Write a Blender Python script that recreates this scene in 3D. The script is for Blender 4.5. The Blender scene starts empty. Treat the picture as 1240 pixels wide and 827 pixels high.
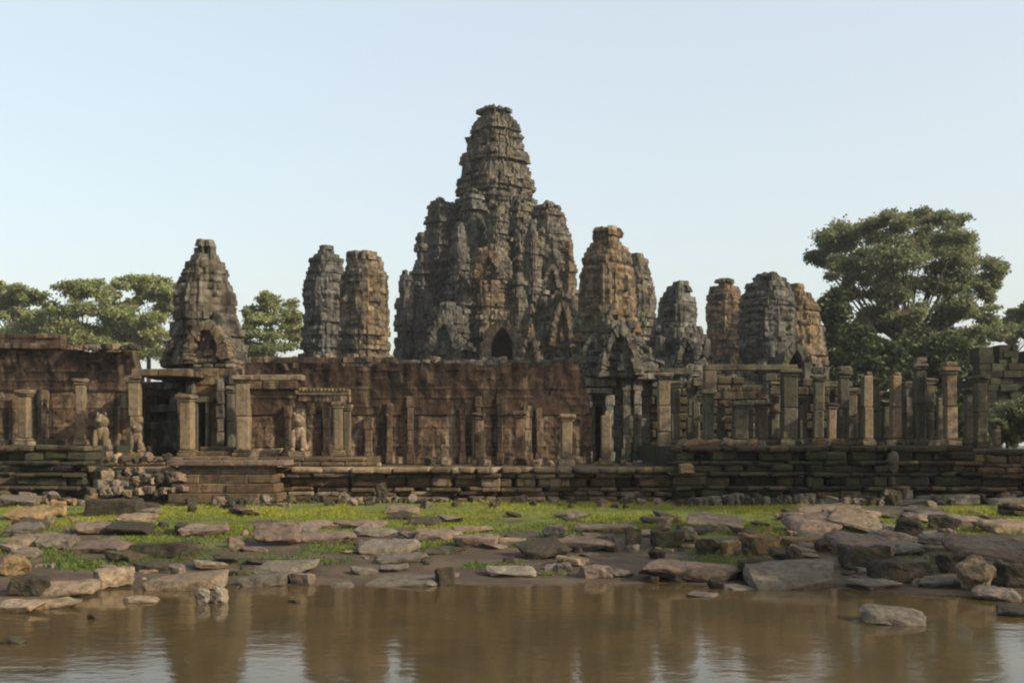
import bpy, bmesh, math, random
import numpy as np
from mathutils import Vector, Matrix, noise as mnoise

scene = bpy.context.scene
COL = scene.collection
R = math.radians
random.seed(7)
rng = np.random.default_rng(11)

# ------------------------------------------------------------------ camera, sky, sun, exposure
F, CXP, YH, CAMH = 1316.0, 620.0, 538.0, 3.0      # focal length in photo pixels, horizon row, eye height
cam_d = bpy.data.cameras.new('camera')
cam_d.sensor_width = 36.0
cam_d.lens = F / 1240.0 * 36.0
cam_d.shift_y = (YH - 413.5) / 1240.0
cam_d.clip_start = 0.1
cam_d.clip_end = 6000
cam = bpy.data.objects.new('camera', cam_d)
cam.location = (0, 0, CAMH)
cam.rotation_euler = (R(90), 0, 0)
COL.objects.link(cam)
scene.camera = cam

SUN_EL = R(28)
SUN_DIR = Vector((0.90, -0.44, 0)).normalized()     # horizontal direction towards the sun
w = bpy.data.worlds.new('World')
scene.world = w
w.use_nodes = True
wn = w.node_tree
sky = wn.nodes.new('ShaderNodeTexSky')
sky.sky_type = 'NISHITA'
sky.sun_disc = False
sky.sun_elevation = SUN_EL
sky.sun_rotation = math.atan2(SUN_DIR.x, SUN_DIR.y)
sky.altitude = 0
sky.air_density = 1.3
sky.dust_density = 4.0
sky.ozone_density = 1.0
veil = wn.nodes.new('ShaderNodeMix'); veil.data_type = 'RGBA'          # thin high white veil over the clear sky
veil.inputs[0].default_value = .62
wn.links.new(sky.outputs[0], veil.inputs[6]); veil.inputs[7].default_value = (2.36, 2.48, 2.48, 1)
wn.links.new(veil.outputs[2], wn.nodes['Background'].inputs[0])
wn.nodes['Background'].inputs[1].default_value = 0.15

sl = bpy.data.lights.new('sun', 'SUN')
sl.energy = 3.4
sl.angle = R(0.6)
sl.color = (1.0, 0.85, 0.64)
so = bpy.data.objects.new('sun', sl)
sv = Vector((SUN_DIR.x * math.cos(SUN_EL), SUN_DIR.y * math.cos(SUN_EL), math.sin(SUN_EL)))
so.rotation_euler = sv.to_track_quat('Z', 'Y').to_euler()
COL.objects.link(so)

vs = scene.view_settings
vs.view_transform = 'Standard'
vs.look = 'None'
vs.gamma = 1
vs.use_curve_mapping = False
vs.exposure = 1.08
scene.cycles.filter_width = 2.1

# ------------------------------------------------------------------ helpers
def W(px, py, D):
    return Vector(((px - CXP) / F * D, D, CAMH + (YH - py) / F * D))
def X(px, D): return (px - CXP) / F * D
def Z(py, D): return CAMH + (YH - py) / F * D

def thing(name, loc, label, cat, group=None):
    o = bpy.data.objects.new(name, None)
    COL.objects.link(o)
    o.location = loc
    o.empty_display_size = 0.3
    o['label'] = label
    o['category'] = cat
    if group: o['group'] = group
    return o

def tag(o, label, cat, group=None, kind=None):
    if kind: o['kind'] = kind
    if label: o['label'] = label
    if cat: o['category'] = cat
    if group: o['group'] = group
    return o

class MB:
    """collects geometry (world coordinates) and a tone per face"""
    def __init__(s):
        s.v = []; s.f = []; s.t = []; s.n = 0
    def add(s, verts, faces, tone=1.0):
        verts = np.asarray(verts, dtype=float).reshape(-1, 3)
        s.v.append(verts)
        b = s.n
        for f in faces: s.f.append(tuple(int(i) + b for i in f))
        if np.isscalar(tone): s.t.extend([tone] * len(faces))
        else: s.t.extend(list(tone))
        s.n += len(verts)
    def block(s, c, sx, sy, sz, ch=0.03, jit=0.012, rz=0.0, tone=None, rx=0.0, ry=0.0):
        """chamfered stone block, c = centre"""
        hx, hy, hz = sx / 2, sy / 2, sz / 2
        ch = min(ch, 0.3 * min(sx, sy, sz))
        pts = []
        for ix in (-1, 1):
            for iy in (-1, 1):
                for iz in (-1, 1):
                    pts.append((ix * hx, iy * (hy - ch), iz * (hz - ch)))
                    pts.append((ix * (hx - ch), iy * hy, iz * (hz - ch)))
                    pts.append((ix * (hx - ch), iy * (hy - ch), iz * hz))
        p = np.array(pts)
        p += rng.normal(0, jit, p.shape)
        m = Matrix.Rotation(rz, 3, 'Z') @ Matrix.Rotation(ry, 3, 'Y') @ Matrix.Rotation(rx, 3, 'X')
        p = p @ np.array(m).T + np.array(c)
        def k(ix, iy, iz, a): return ((ix > 0) * 4 + (iy > 0) * 2 + (iz > 0)) * 3 + a
        F_ = []
        sg = (-1, 1)
        for s_ in sg:
            q = [k(s_, -1, -1, 0), k(s_, 1, -1, 0), k(s_, 1, 1, 0), k(s_, -1, 1, 0)]
            F_.append(q if s_ > 0 else q[::-1])
            q = [k(-1, s_, -1, 1), k(-1, s_, 1, 1), k(1, s_, 1, 1), k(1, s_, -1, 1)]
            F_.append(q if s_ > 0 else q[::-1])
            q = [k(-1, -1, s_, 2), k(1, -1, s_, 2), k(1, 1, s_, 2), k(-1, 1, s_, 2)]
            F_.append(q if s_ > 0 else q[::-1])
        for a in sg:
            for b in sg:
                q = [k(a, b, -1, 0), k(a, b, -1, 1), k(a, b, 1, 1), k(a, b, 1, 0)]
                F_.append(q if a * b > 0 else q[::-1])
                q = [k(a, -1, b, 0), k(a, 1, b, 0), k(a, 1, b, 2), k(a, -1, b, 2)]
                F_.append(q if a * b > 0 else q[::-1])
                q = [k(-1, a, b, 1), k(-1, a, b, 2), k(1, a, b, 2), k(1, a, b, 1)]
                F_.append(q if a * b > 0 else q[::-1])
        for a in sg:
            for b in sg:
                for c_ in sg:
                    q = [k(a, b, c_, 0), k(a, b, c_, 1), k(a, b, c_, 2)]
                    F_.append(q if a * b * c_ > 0 else q[::-1])
        s.add(p, F_, tone if tone is not None else float(np.clip(rng.normal(1, .16), .55, 1.5)))
    def courses(s, x0, x1, yf, z0, z1, depth=0.6, ch=0.4, cl=0.9, jit=0.02, gap=0.1, miss=0.0, rx=0.0, tsd=.15, gp=.008, chm=.02, crumble=0.0):
        """masonry wall facing -Y from x0 to x1, front at yf"""
        nz = max(1, round((z1 - z0) / ch)); h = (z1 - z0) / nz
        for i in range(nz):
            x = x0; first = True
            while x < x1 - 1e-6:
                L = cl * random.uniform(.6, 1.35)
                if first and i % 2: L *= .5
                first = False
                if x1 - (x + L) < .3 * cl: L = x1 - x
                if not (miss and i >= nz - 2 and random.random() < miss):
                    o = random.gauss(0, jit); rzz = random.gauss(0, crumble * .12)
                    if crumble and random.random() < crumble * .35: o += random.uniform(.1, .45); rzz *= 2
                    s.block((x + L / 2, yf + depth / 2 + o, z0 + (i + .5) * h), L - gp, depth, h - gp, ch=chm * (1 + random.random()), jit=.006 if chm > .015 else .003, rx=rx + random.gauss(0, crumble * .03), rz=rzz, ry=random.gauss(0, crumble * .025), tone=float(np.clip(rng.normal(1, tsd), .5, 1.5)))
                x += L
    def tube(s, pts, rad, n=8, tone=1.0):
        pts = [Vector(p) for p in pts]
        rings = []
        for i, p in enumerate(pts):
            d = (pts[min(i + 1, len(pts) - 1)] - pts[max(i - 1, 0)]).normalized()
            a = d.cross(Vector((0.3, 1, 0.1))).normalized(); b = d.cross(a)
            rings.append([p + (a * math.cos(2 * math.pi * j / n) + b * math.sin(2 * math.pi * j / n)) * rad[i] for j in range(n)])
        v = [q for r_ in rings for q in r_]
        f = []
        for i in range(len(pts) - 1):
            for j in range(n):
                f.append((i * n + j, i * n + (j + 1) % n, (i + 1) * n + (j + 1) % n, (i + 1) * n + j))
        f.append(tuple(range(n))[::-1]); f.append(tuple((len(pts) - 1) * n + j for j in range(n)))
        s.add([tuple(q) for q in v], f, tone)
    def prism(s, outline, y0, y1, tone=1.0):
        """closed (x,z) outline extruded from y0 to y1"""
        n = len(outline)
        v = [(x, y0, z) for x, z in outline] + [(x, y1, z) for x, z in outline]
        f = [tuple(range(n)), tuple(range(2 * n - 1, n - 1, -1))]
        for i in range(n):
            j = (i + 1) % n
            f.append((i, i + n, j + n, j))
        s.add(v, f, tone)
    def build(s, name, mat, parent=None, origin=None, smooth=False):
        v = np.concatenate(s.v) if s.v else np.zeros((0, 3))
        if parent is not None:
            ploc = parent.get('_o', None)
            org = np.array(parent.location if ploc is None else ploc)
        else:
            org = np.array(origin if origin is not None else (0, 0, 0))
        me = bpy.data.meshes.new(name)
        me.from_pydata((v - org).tolist(), [], s.f)
        a = me.attributes.new('tone', 'FLOAT', 'FACE')
        a.data.foreach_set('value', np.array(s.t, dtype=np.float32))
        me.materials.append(mat)
        if smooth: me.polygons.foreach_set('use_smooth', [True] * len(me.polygons))
        me.update()
        o = bpy.data.objects.new(name, me)
        COL.objects.link(o)
        if parent is not None: o.parent = parent
        else: o.location = tuple(org)
        return o
    def build_sub(s, name, mat, part, root):
        """a sub-part: child of a part that itself sits at its root's origin"""
        o = s.build(name, mat, root); o.parent = part
        return o

# ------------------------------------------------------------------ materials
def new_mat(name):
    m = bpy.data.materials.new(name); m.use_nodes = True
    nt = m.node_tree; b = nt.nodes['Principled BSDF']
    return m, nt, b
def node(nt, t, **kw):
    n = nt.nodes.new(t)
    for k_, v_ in kw.items(): setattr(n, k_, v_)
    return n
def ramp(nt, src, p0, p1):
    n = node(nt, 'ShaderNodeMapRange'); n.clamp = True
    n.inputs['From Min'].default_value = p0; n.inputs['From Max'].default_value = p1
    nt.links.new(src, n.inputs['Value'])
    return n.outputs['Result']
def mix(nt, fac, a, b, blend='MIX'):
    n = node(nt, 'ShaderNodeMix', data_type='RGBA', blend_type=blend)
    if hasattr(fac, 'node'): nt.links.new(fac, n.inputs['Factor'])
    else: n.inputs['Factor'].default_value = fac
    for s_, v_ in (('A', a), ('B', b)):
        i = [q for q in n.inputs if q.name == s_ and q.type == 'RGBA'][0]
        if hasattr(v_, 'node'): nt.links.new(v_, i)
        else: i.default_value = (*v_, 1)
    return [q for q in n.outputs if q.type == 'RGBA'][0]
def noise(nt, vec, scale, detail=4, rough=.6, dist=0.0):
    n = node(nt, 'ShaderNodeTexNoise')
    n.inputs['Scale'].default_value = scale; n.inputs['Detail'].default_value = detail
    n.inputs['Roughness'].default_value = rough; n.inputs['Distortion'].default_value = dist
    nt.links.new(vec, n.inputs['Vector'])
    return n.outputs['Fac']

ALB = .35
def stone_mat(name, a, b, dark, pale, streak=.5, darkamt=.5, paleamt=.3, patch=.35, bump=.5, fine=6.0, moss=0.0, relief=0.0, pstreak=0.0):
    a, b, dark, pale = [tuple(q * ALB for q in c_) for c_ in (a, b, dark, pale)]
    m, nt, bs = new_mat(name)
    tc = node(nt, 'ShaderNodeTexCoord'); oi = node(nt, 'ShaderNodeObjectInfo')
    sc = node(nt, 'ShaderNodeVectorMath', operation='SCALE'); 
    cx = node(nt, 'ShaderNodeCombineXYZ')
    for i in range(3): nt.links.new(oi.outputs['Random'], cx.inputs[i])
    nt.links.new(cx.outputs[0], sc.inputs[0]); sc.inputs['Scale'].default_value = 137.0
    ad = node(nt, 'ShaderNodeVectorMath', operation='ADD')
    nt.links.new(tc.outputs['Object'], ad.inputs[0]); nt.links.new(sc.outputs[0], ad.inputs[1])
    vec = ad.outputs[0]
    mp = node(nt, 'ShaderNodeMapping'); mp.inputs['Scale'].default_value = (1.6, 1.6, 0.13)
    nt.links.new(vec, mp.inputs[0])
    c = mix(nt, ramp(nt, noise(nt, vec, patch, 5, .65, .4), .40, .60), a, b)
    st = ramp(nt, noise(nt, mp.outputs[0], 1.3, 4, .6, .2), .49, .60)
    stm = node(nt, 'ShaderNodeMath', operation='MULTIPLY'); nt.links.new(st, stm.inputs[0]); stm.inputs[1].default_value = streak
    c = mix(nt, stm.outputs[0], c, dark)
    d2 = ramp(nt, noise(nt, vec, patch * 3.1, 6, .7, .6), .50, .63)
    dm = node(nt, 'ShaderNodeMath', operation='MULTIPLY'); nt.links.new(d2, dm.inputs[0]); dm.inputs[1].default_value = darkamt
    c = mix(nt, dm.outputs[0], c, dark)
    p2 = ramp(nt, noise(nt, vec, patch * 5.3, 6, .72, .2), .56, .68)
    pm = node(nt, 'ShaderNodeMath', operation='MULTIPLY'); nt.links.new(p2, pm.inputs[0]); pm.inputs[1].default_value = paleamt
    c = mix(nt, pm.outputs[0], c, pale)
    if pstreak:
        mp2 = node(nt, 'ShaderNodeMapping'); mp2.inputs['Scale'].default_value = (1.3, 1.3, 0.16); mp2.inputs['Location'].default_value = (31, 7, 3)
        nt.links.new(vec, mp2.inputs[0])
        ps = ramp(nt, noise(nt, mp2.outputs[0], 1.5, 4, .6, .3), .53, .64)
        pq = node(nt, 'ShaderNodeMath', operation='MULTIPLY'); nt.links.new(ps, pq.inputs[0]); pq.inputs[1].default_value = pstreak
        c = mix(nt, pq.outputs[0], c, pale)
    if moss:
        mo = ramp(nt, noise(nt, vec, .9, 5, .7, .5), .48, .62)
        mm = node(nt, 'ShaderNodeMath', operation='MULTIPLY'); nt.links.new(mo, mm.inputs[0]); mm.inputs[1].default_value = moss
        c = mix(nt, mm.outputs[0], c, (.045, .062, .018))
    at = node(nt, 'ShaderNodeAttribute', attribute_name='tone')
    fn = noise(nt, vec, fine, 5, .75)
    fr = node(nt, 'ShaderNodeMapRange'); fr.inputs['From Min'].default_value = .3; fr.inputs['From Max'].default_value = .7
    fr.inputs['To Min'].default_value = .62; fr.inputs['To Max'].default_value = 1.38
    nt.links.new(fn, fr.inputs['Value'])
    mu = node(nt, 'ShaderNodeMath', operation='MULTIPLY'); nt.links.new(at.outputs['Fac'], mu.inputs[0]); nt.links.new(fr.outputs[0], mu.inputs[1])
    g = node(nt, 'ShaderNodeCombineColor')
    for i in range(3): nt.links.new(mu.outputs[0], g.inputs[i])
    c = mix(nt, 1.0, c, g.outputs[0], 'MULTIPLY')
    nt.links.new(c, bs.inputs['Base Color'])
    bs.inputs['Roughness'].default_value = .92
    bs.inputs['Specular IOR Level'].default_value = .18
    bp = node(nt, 'ShaderNodeBump'); bp.inputs['Strength'].default_value = bump; bp.inputs['Distance'].default_value = .12
    hs = noise(nt, vec, fine * .55, 7, .7, .3)
    nt.links.new(hs, bp.inputs['Height'])
    last = bp
    if relief:
        v = node(nt, 'ShaderNodeTexVoronoi'); v.inputs['Scale'].default_value = 1.9
        nt.links.new(vec, v.inputs['Vector'])
        b2 = node(nt, 'ShaderNodeBump'); b2.inputs['Strength'].default_value = relief; b2.inputs['Distance'].default_value = .2
        nt.links.new(v.outputs['Distance'], b2.inputs['Height']); nt.links.new(bp.outputs[0], b2.inputs['Normal']); last = b2
    nt.links.new(last.outputs[0], bs.inputs['Normal'])
    return m

M = {}
M['tower'] = stone_mat('weathered_tower_stone', (.235, .225, .18), (.26, .215, .15), (.035, .036, .034), (.52, .49, .40), streak=.75, darkamt=.85, paleamt=.65, patch=.32, bump=.9, fine=2.6, relief=.45)
M['tower_grey'] = stone_mat('grey_tower_stone', (.20, .20, .18), (.215, .195, .15), (.035, .038, .038), (.46, .45, .39), streak=.7, darkamt=.85, paleamt=.6, patch=.32, bump=.9, fine=2.6, relief=.45)
M['tower_ochre'] = stone_mat('ochre_tower_stone', (.255, .225, .17), (.37, .25, .13), (.04, .038, .034), (.54, .48, .37), streak=.7, darkamt=.8, paleamt=.6, patch=.28, bump=.9, fine=2.6, relief=.4)
M['wall'] = stone_mat('shaded_stained_gallery_stone', (.12, .073, .050), (.165, .105, .068), (.03, .026, .022), (.40, .30, .20), pstreak=.65, streak=.95, darkamt=.6, paleamt=.3, patch=.55, bump=.7, fine=5, relief=.3)  # stains, plus the vault's shade put into a darker base colour
M['wall_lit'] = stone_mat('sunlit_carved_gallery_stone', (.15, .088, .056), (.36, .24, .14), (.045, .038, .032), (.50, .40, .27), pstreak=.9, streak=.95, darkamt=.65, paleamt=.5, patch=.6, bump=.8, fine=5, relief=.5)  # lighter copy of the gallery stone, sunlight put into its colour
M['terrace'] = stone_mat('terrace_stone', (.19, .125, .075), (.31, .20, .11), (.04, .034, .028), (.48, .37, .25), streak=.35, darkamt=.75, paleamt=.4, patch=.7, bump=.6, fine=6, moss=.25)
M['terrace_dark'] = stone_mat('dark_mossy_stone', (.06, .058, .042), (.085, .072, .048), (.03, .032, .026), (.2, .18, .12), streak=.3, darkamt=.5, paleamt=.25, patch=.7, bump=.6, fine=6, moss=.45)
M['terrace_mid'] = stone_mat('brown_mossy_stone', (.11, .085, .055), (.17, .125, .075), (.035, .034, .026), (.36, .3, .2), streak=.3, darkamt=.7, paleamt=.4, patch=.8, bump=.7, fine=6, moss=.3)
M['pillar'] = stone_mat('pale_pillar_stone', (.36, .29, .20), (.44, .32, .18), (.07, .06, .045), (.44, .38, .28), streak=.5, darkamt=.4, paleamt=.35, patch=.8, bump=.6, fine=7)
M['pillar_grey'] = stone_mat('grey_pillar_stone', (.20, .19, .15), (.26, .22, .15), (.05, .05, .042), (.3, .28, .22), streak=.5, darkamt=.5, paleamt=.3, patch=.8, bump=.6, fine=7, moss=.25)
M['portal'] = stone_mat('pale_grey_portal_stone', (.33, .32, .27), (.38, .33, .24), (.05, .05, .042), (.55, .53, .46), streak=.7, darkamt=.75, paleamt=.5, patch=.8, bump=.8, fine=6)
M['tan'] = stone_mat('tan_stone', (.46, .34, .22), (.52, .40, .27), (.14, .10, .07), (.55, .45, .33), streak=0, darkamt=.65, paleamt=.5, patch=1.3, bump=.8, fine=7)
M['pink'] = stone_mat('pinkish_stone', (.35, .25, .19), (.41, .31, .24), (.12, .085, .065), (.44, .34, .27), streak=0, darkamt=.65, paleamt=.5, patch=1.3, bump=.8, fine=7)
M['greys'] = stone_mat('grey_slab_stone', (.29, .24, .18), (.34, .29, .23), (.11, .095, .075), (.45, .40, .33), streak=0, darkamt=.65, paleamt=.5, patch=1.3, bump=.8, fine=7)
M['darks'] = stone_mat('dark_wet_stone', (.085, .07, .05), (.12, .095, .065), (.045, .04, .032), (.25, .2, .15), streak=0, darkamt=.65, paleamt=.5, patch=1.3, bump=.8, fine=7, moss=.2)
M['ochre'] = stone_mat('ochre_stone', (.40, .26, .12), (.46, .32, .16), (.13, .09, .05), (.55, .45, .3), streak=0, darkamt=.65, paleamt=.5, patch=1.3, bump=.8, fine=7)
M['white'] = stone_mat('whitish_stone', (.5, .41, .32), (.55, .47, .38), (.25, .2, .15), (.7, .65, .57), streak=0, darkamt=.65, paleamt=.5, patch=1.3, bump=.8, fine=7)

def leaf_mat(name, c0, c1, trans=.25):
    m, nt, bs = new_mat(name)
    at = node(nt, 'ShaderNodeAttribute', attribute_name='tone')
    c = mix(nt, ramp(nt, at.outputs['Fac'], .2, 1.8), c0, c1)
    nt.links.new(c, bs.inputs['Base Color'])
    bs.inputs['Roughness'].default_value = .6
    bs.inputs['Specular IOR Level'].default_value = .25
    tr = node(nt, 'ShaderNodeBsdfTranslucent'); nt.links.new(c, tr.inputs['Color'])
    ms = node(nt, 'ShaderNodeMixShader'); ms.inputs[0].default_value = trans
    out = nt.nodes['Material Output']
    nt.links.new(bs.outputs[0], ms.inputs[1]); nt.links.new(tr.outputs[0], ms.inputs[2]); nt.links.new(ms.outputs[0], out.inputs[0])
    return m
M['leaf'] = leaf_mat('broad_leaf_foliage', (.085, .105, .052), (.21, .225, .105), .5)
M['leaf_bright'] = leaf_mat('sunny_foliage', (.12, .15, .055), (.27, .29, .11), .45)
M['leaf_dark'] = leaf_mat('shrub_foliage', (.02, .034, .012), (.06, .08, .025))
M['grass'] = leaf_mat('grass_blades', (.05, .10, .014), (.25, .25, .03), .4)
M['bark'] = stone_mat('grey_bark', (.08, .065, .05), (.11, .09, .07), (.04, .035, .03), (.24, .21, .17), streak=.5, darkamt=.3, paleamt=.2, patch=1.0, bump=.6, fine=4)

# ------------------------------------------------------------------ ground and water
def fbm(x, y, s=1.0, seed=0.0, o=4):
    return mnoise.fractal(Vector((x * s + seed, y * s - seed, seed * .37)), 1.0, 2.0, o)
def shore(x):
    px = CXP + x / 22.5 * F
    k = np.interp(px, [-300, 0, 90, 135, 300, 960, 1040, 1180, 1500], [19.0, 19.6, 20.3, 22.6, 23.2, 23.4, 22.2, 21.0, 19.5])
    return float(k) + .35 * fbm(x, 3.1, .6, 5.0)
GB = 44.0
def gz(x, y):
    ys = shore(max(-40, min(40, x)))
    if y < 9: return -.55 + 1.95 * min(1, max(0, (9 - y) / 6.5)) ** .8
    if y < ys: return max(-.55, -.14 * (ys - y))
    t = (y - ys) / (GB - ys)
    if t < 1:
        z = .66 * t + .05 * fbm(x, y, .5, 1.0) * min(1, t * 6) + .02 * fbm(x, y, 2.2, 9.0) * min(1, t * 6)
        return z
    return .66 + min(.6, (y - GB) * .05)
def ground_D(px, py):
    """depth at which the bank shows at photo pixel px, py"""
    lo, hi = 12.0, 46.0
    for _ in range(40):
        mid = (lo + hi) / 2
        x = X(px, mid)
        z = max(0.0, gz(x, mid))
        if YH + F * (CAMH - z) / mid > py: lo = mid
        else: hi = mid
    return (lo + hi) / 2

def axis(parts):
    out = []
    for a, b, st in parts: out += list(np.arange(a, b, st))
    return np.array(out + [parts[-1][1]])
gx = axis([(-1500, -400, 200), (-400, -60, 40), (-60, -30, 5), (-30, 30, .3), (30, 60, 5), (60, 400, 40), (400, 1500, 200)])
gy = axis([(-600, -40, 80), (-40, 0, 8), (0, 14, 1.0), (14, 19, .5), (19, 30, .25), (30, 46, .5), (46, 80, 4), (80, 400, 40), (400, 1600, 200)])
v = []
for y in gy:
    for x in gx: v.append((x, y, gz(x, y)))
nx = len(gx)
f = [(j * nx + i, j * nx + i + 1, (j + 1) * nx + i + 1, (j + 1) * nx + i) for j in range(len(gy) - 1) for i in range(nx - 1)]
m, nt, bs = new_mat('bank_soil')
geo = node(nt, 'ShaderNodeNewGeometry')
sep = node(nt, 'ShaderNodeSeparateXYZ'); nt.links.new(geo.outputs['Position'], sep.inputs[0])
vec = geo.outputs['Position']
c = mix(nt, ramp(nt, noise(nt, vec, .7, 5, .6), .4, .6), (.05, .034, .021), (.08, .055, .033))
c = mix(nt, ramp(nt, noise(nt, vec, 2.5, 6, .7), .5, .66), c, (.033, .026, .019))
gn = node(nt, 'ShaderNodeMath', operation='ADD'); 
hz = node(nt, 'ShaderNodeMapRange'); hz.inputs['From Min'].default_value = .12; hz.inputs['From Max'].default_value = .5
hz.inputs['To Min'].default_value = -.22; hz.inputs['To Max'].default_value = .14
nt.links.new(sep.outputs['Z'], hz.inputs['Value'])
nt.links.new(noise(nt, vec, .45, 4, .6), gn.inputs[0]); nt.links.new(hz.outputs[0], gn.inputs[1])
gc = mix(nt, noise(nt, vec, 1.1, 4, .6), (.038, .072, .012), (.13, .13, .022))
c = mix(nt, ramp(nt, gn.outputs[0], .47, .57), c, gc)
c = mix(nt, ramp(nt, sep.outputs['Y'], 45, 47), c, (.035, .036, .018))
nt.links.new(c, bs.inputs['Base Color'])
bs.inputs['Roughness'].default_value = .85; bs.inputs['Specular IOR Level'].default_value = .2
bp = node(nt, 'ShaderNodeBump'); bp.inputs['Strength'].default_value = .6; bp.inputs['Distance'].default_value = .1
nt.links.new(noise(nt, vec, 4, 7, .7), bp.inputs['Height']); nt.links.new(bp.outputs[0], bs.inputs['Normal'])
g_ = MB(); g_.add(v, f); ground = g_.build('ground', m, smooth=True); tag(ground, None, None, kind='structure')

m, nt, bs = new_mat('muddy_pond_water')
tc = node(nt, 'ShaderNodeNewGeometry')
c = mix(nt, ramp(nt, noise(nt, tc.outputs['Position'], .45, 5, .6, .8), .4, .6), (.066, .046, .020), (.050, .038, .018))
nt.links.new(c, bs.inputs['Base Color'])
bs.inputs['Roughness'].default_value = .06; bs.inputs['IOR'].default_value = 1.33; bs.inputs['Specular IOR Level'].default_value = .33
mp = node(nt, 'ShaderNodeMapping'); mp.inputs['Scale'].default_value = (1.0, 1.25, 1)
nt.links.new(tc.outputs['Position'], mp.inputs[0])
bp = node(nt, 'ShaderNodeBump'); bp.inputs['Strength'].default_value = .10; bp.inputs['Distance'].default_value = .035
nt.links.new(noise(nt, mp.outputs[0], 3.0, 4, .55), bp.inputs['Height'])
b2 = node(nt, 'ShaderNodeBump'); b2.inputs['Strength'].default_value = .08; b2.inputs['Distance'].default_value = .06
nt.links.new(noise(nt, mp.outputs[0], .7, 2, .5), b2.inputs['Height']); nt.links.new(bp.outputs[0], b2.inputs['Normal'])
nt.links.new(b2.outputs[0], bs.inputs['Normal'])
wt = MB(); wt.add([(-60, 5, 0), (60, 5, 0), (60, 27, 0), (-60, 27, 0)], [(0, 1, 2, 3)])
tag(wt.build('pond_water', m), None, None, kind='structure')

# ------------------------------------------------------------------ towers
def face_relief(u, v):
    g = lambda a, b, su, sv_: math.exp(-((u - a) / su) ** 2 - ((v - b) / sv_) ** 2)
    au = abs(u)
    h = .05 * max(0, 1 - (u / .75) ** 2)
    h += .10 * math.exp(-(u / .11) ** 2) * max(0, min(1, (.66 - v) / .22)) * (1 if v > .38 else 0)
    h += .05 * math.exp(-(u / .17) ** 2 - ((v - .41) / .05) ** 2)
    e = math.exp(-((au - .30) / .17) ** 2 - ((v - .57) / .045) ** 2)
    h += .05 * e
    h -= .05 * math.exp(-((au - .30) / .22) ** 2 - ((v - .50) / .03) ** 2)
    h -= .04 * math.exp(-((au - .30) / .24) ** 2 - ((v - .635) / .025) ** 2)
    h += .05 * math.exp(-((v - (.70 - .12 * (au - .2) ** 2)) / .03) ** 2) * (1 if au < .65 else 0)
    lip = .27 + .09 * au * au
    h += .055 * math.exp(-((v - lip - .03) / .022) ** 2) * max(0, 1 - (u / .48) ** 2)
    h += .06 * math.exp(-((v - lip + .03) / .025) ** 2) * max(0, 1 - (u / .40) ** 2)
    h -= .045 * math.exp(-((v - lip) / .012) ** 2) * max(0, 1 - (u / .55) ** 2)
    h += .05 * g(0, .11, .22, .07)
    h += .055 * (1 if .78 < v < .87 else 0)
    h += .06 * math.exp(-((au - .88) / .09) ** 2) * (1 if .22 < v < .72 else 0)
    return h

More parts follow.
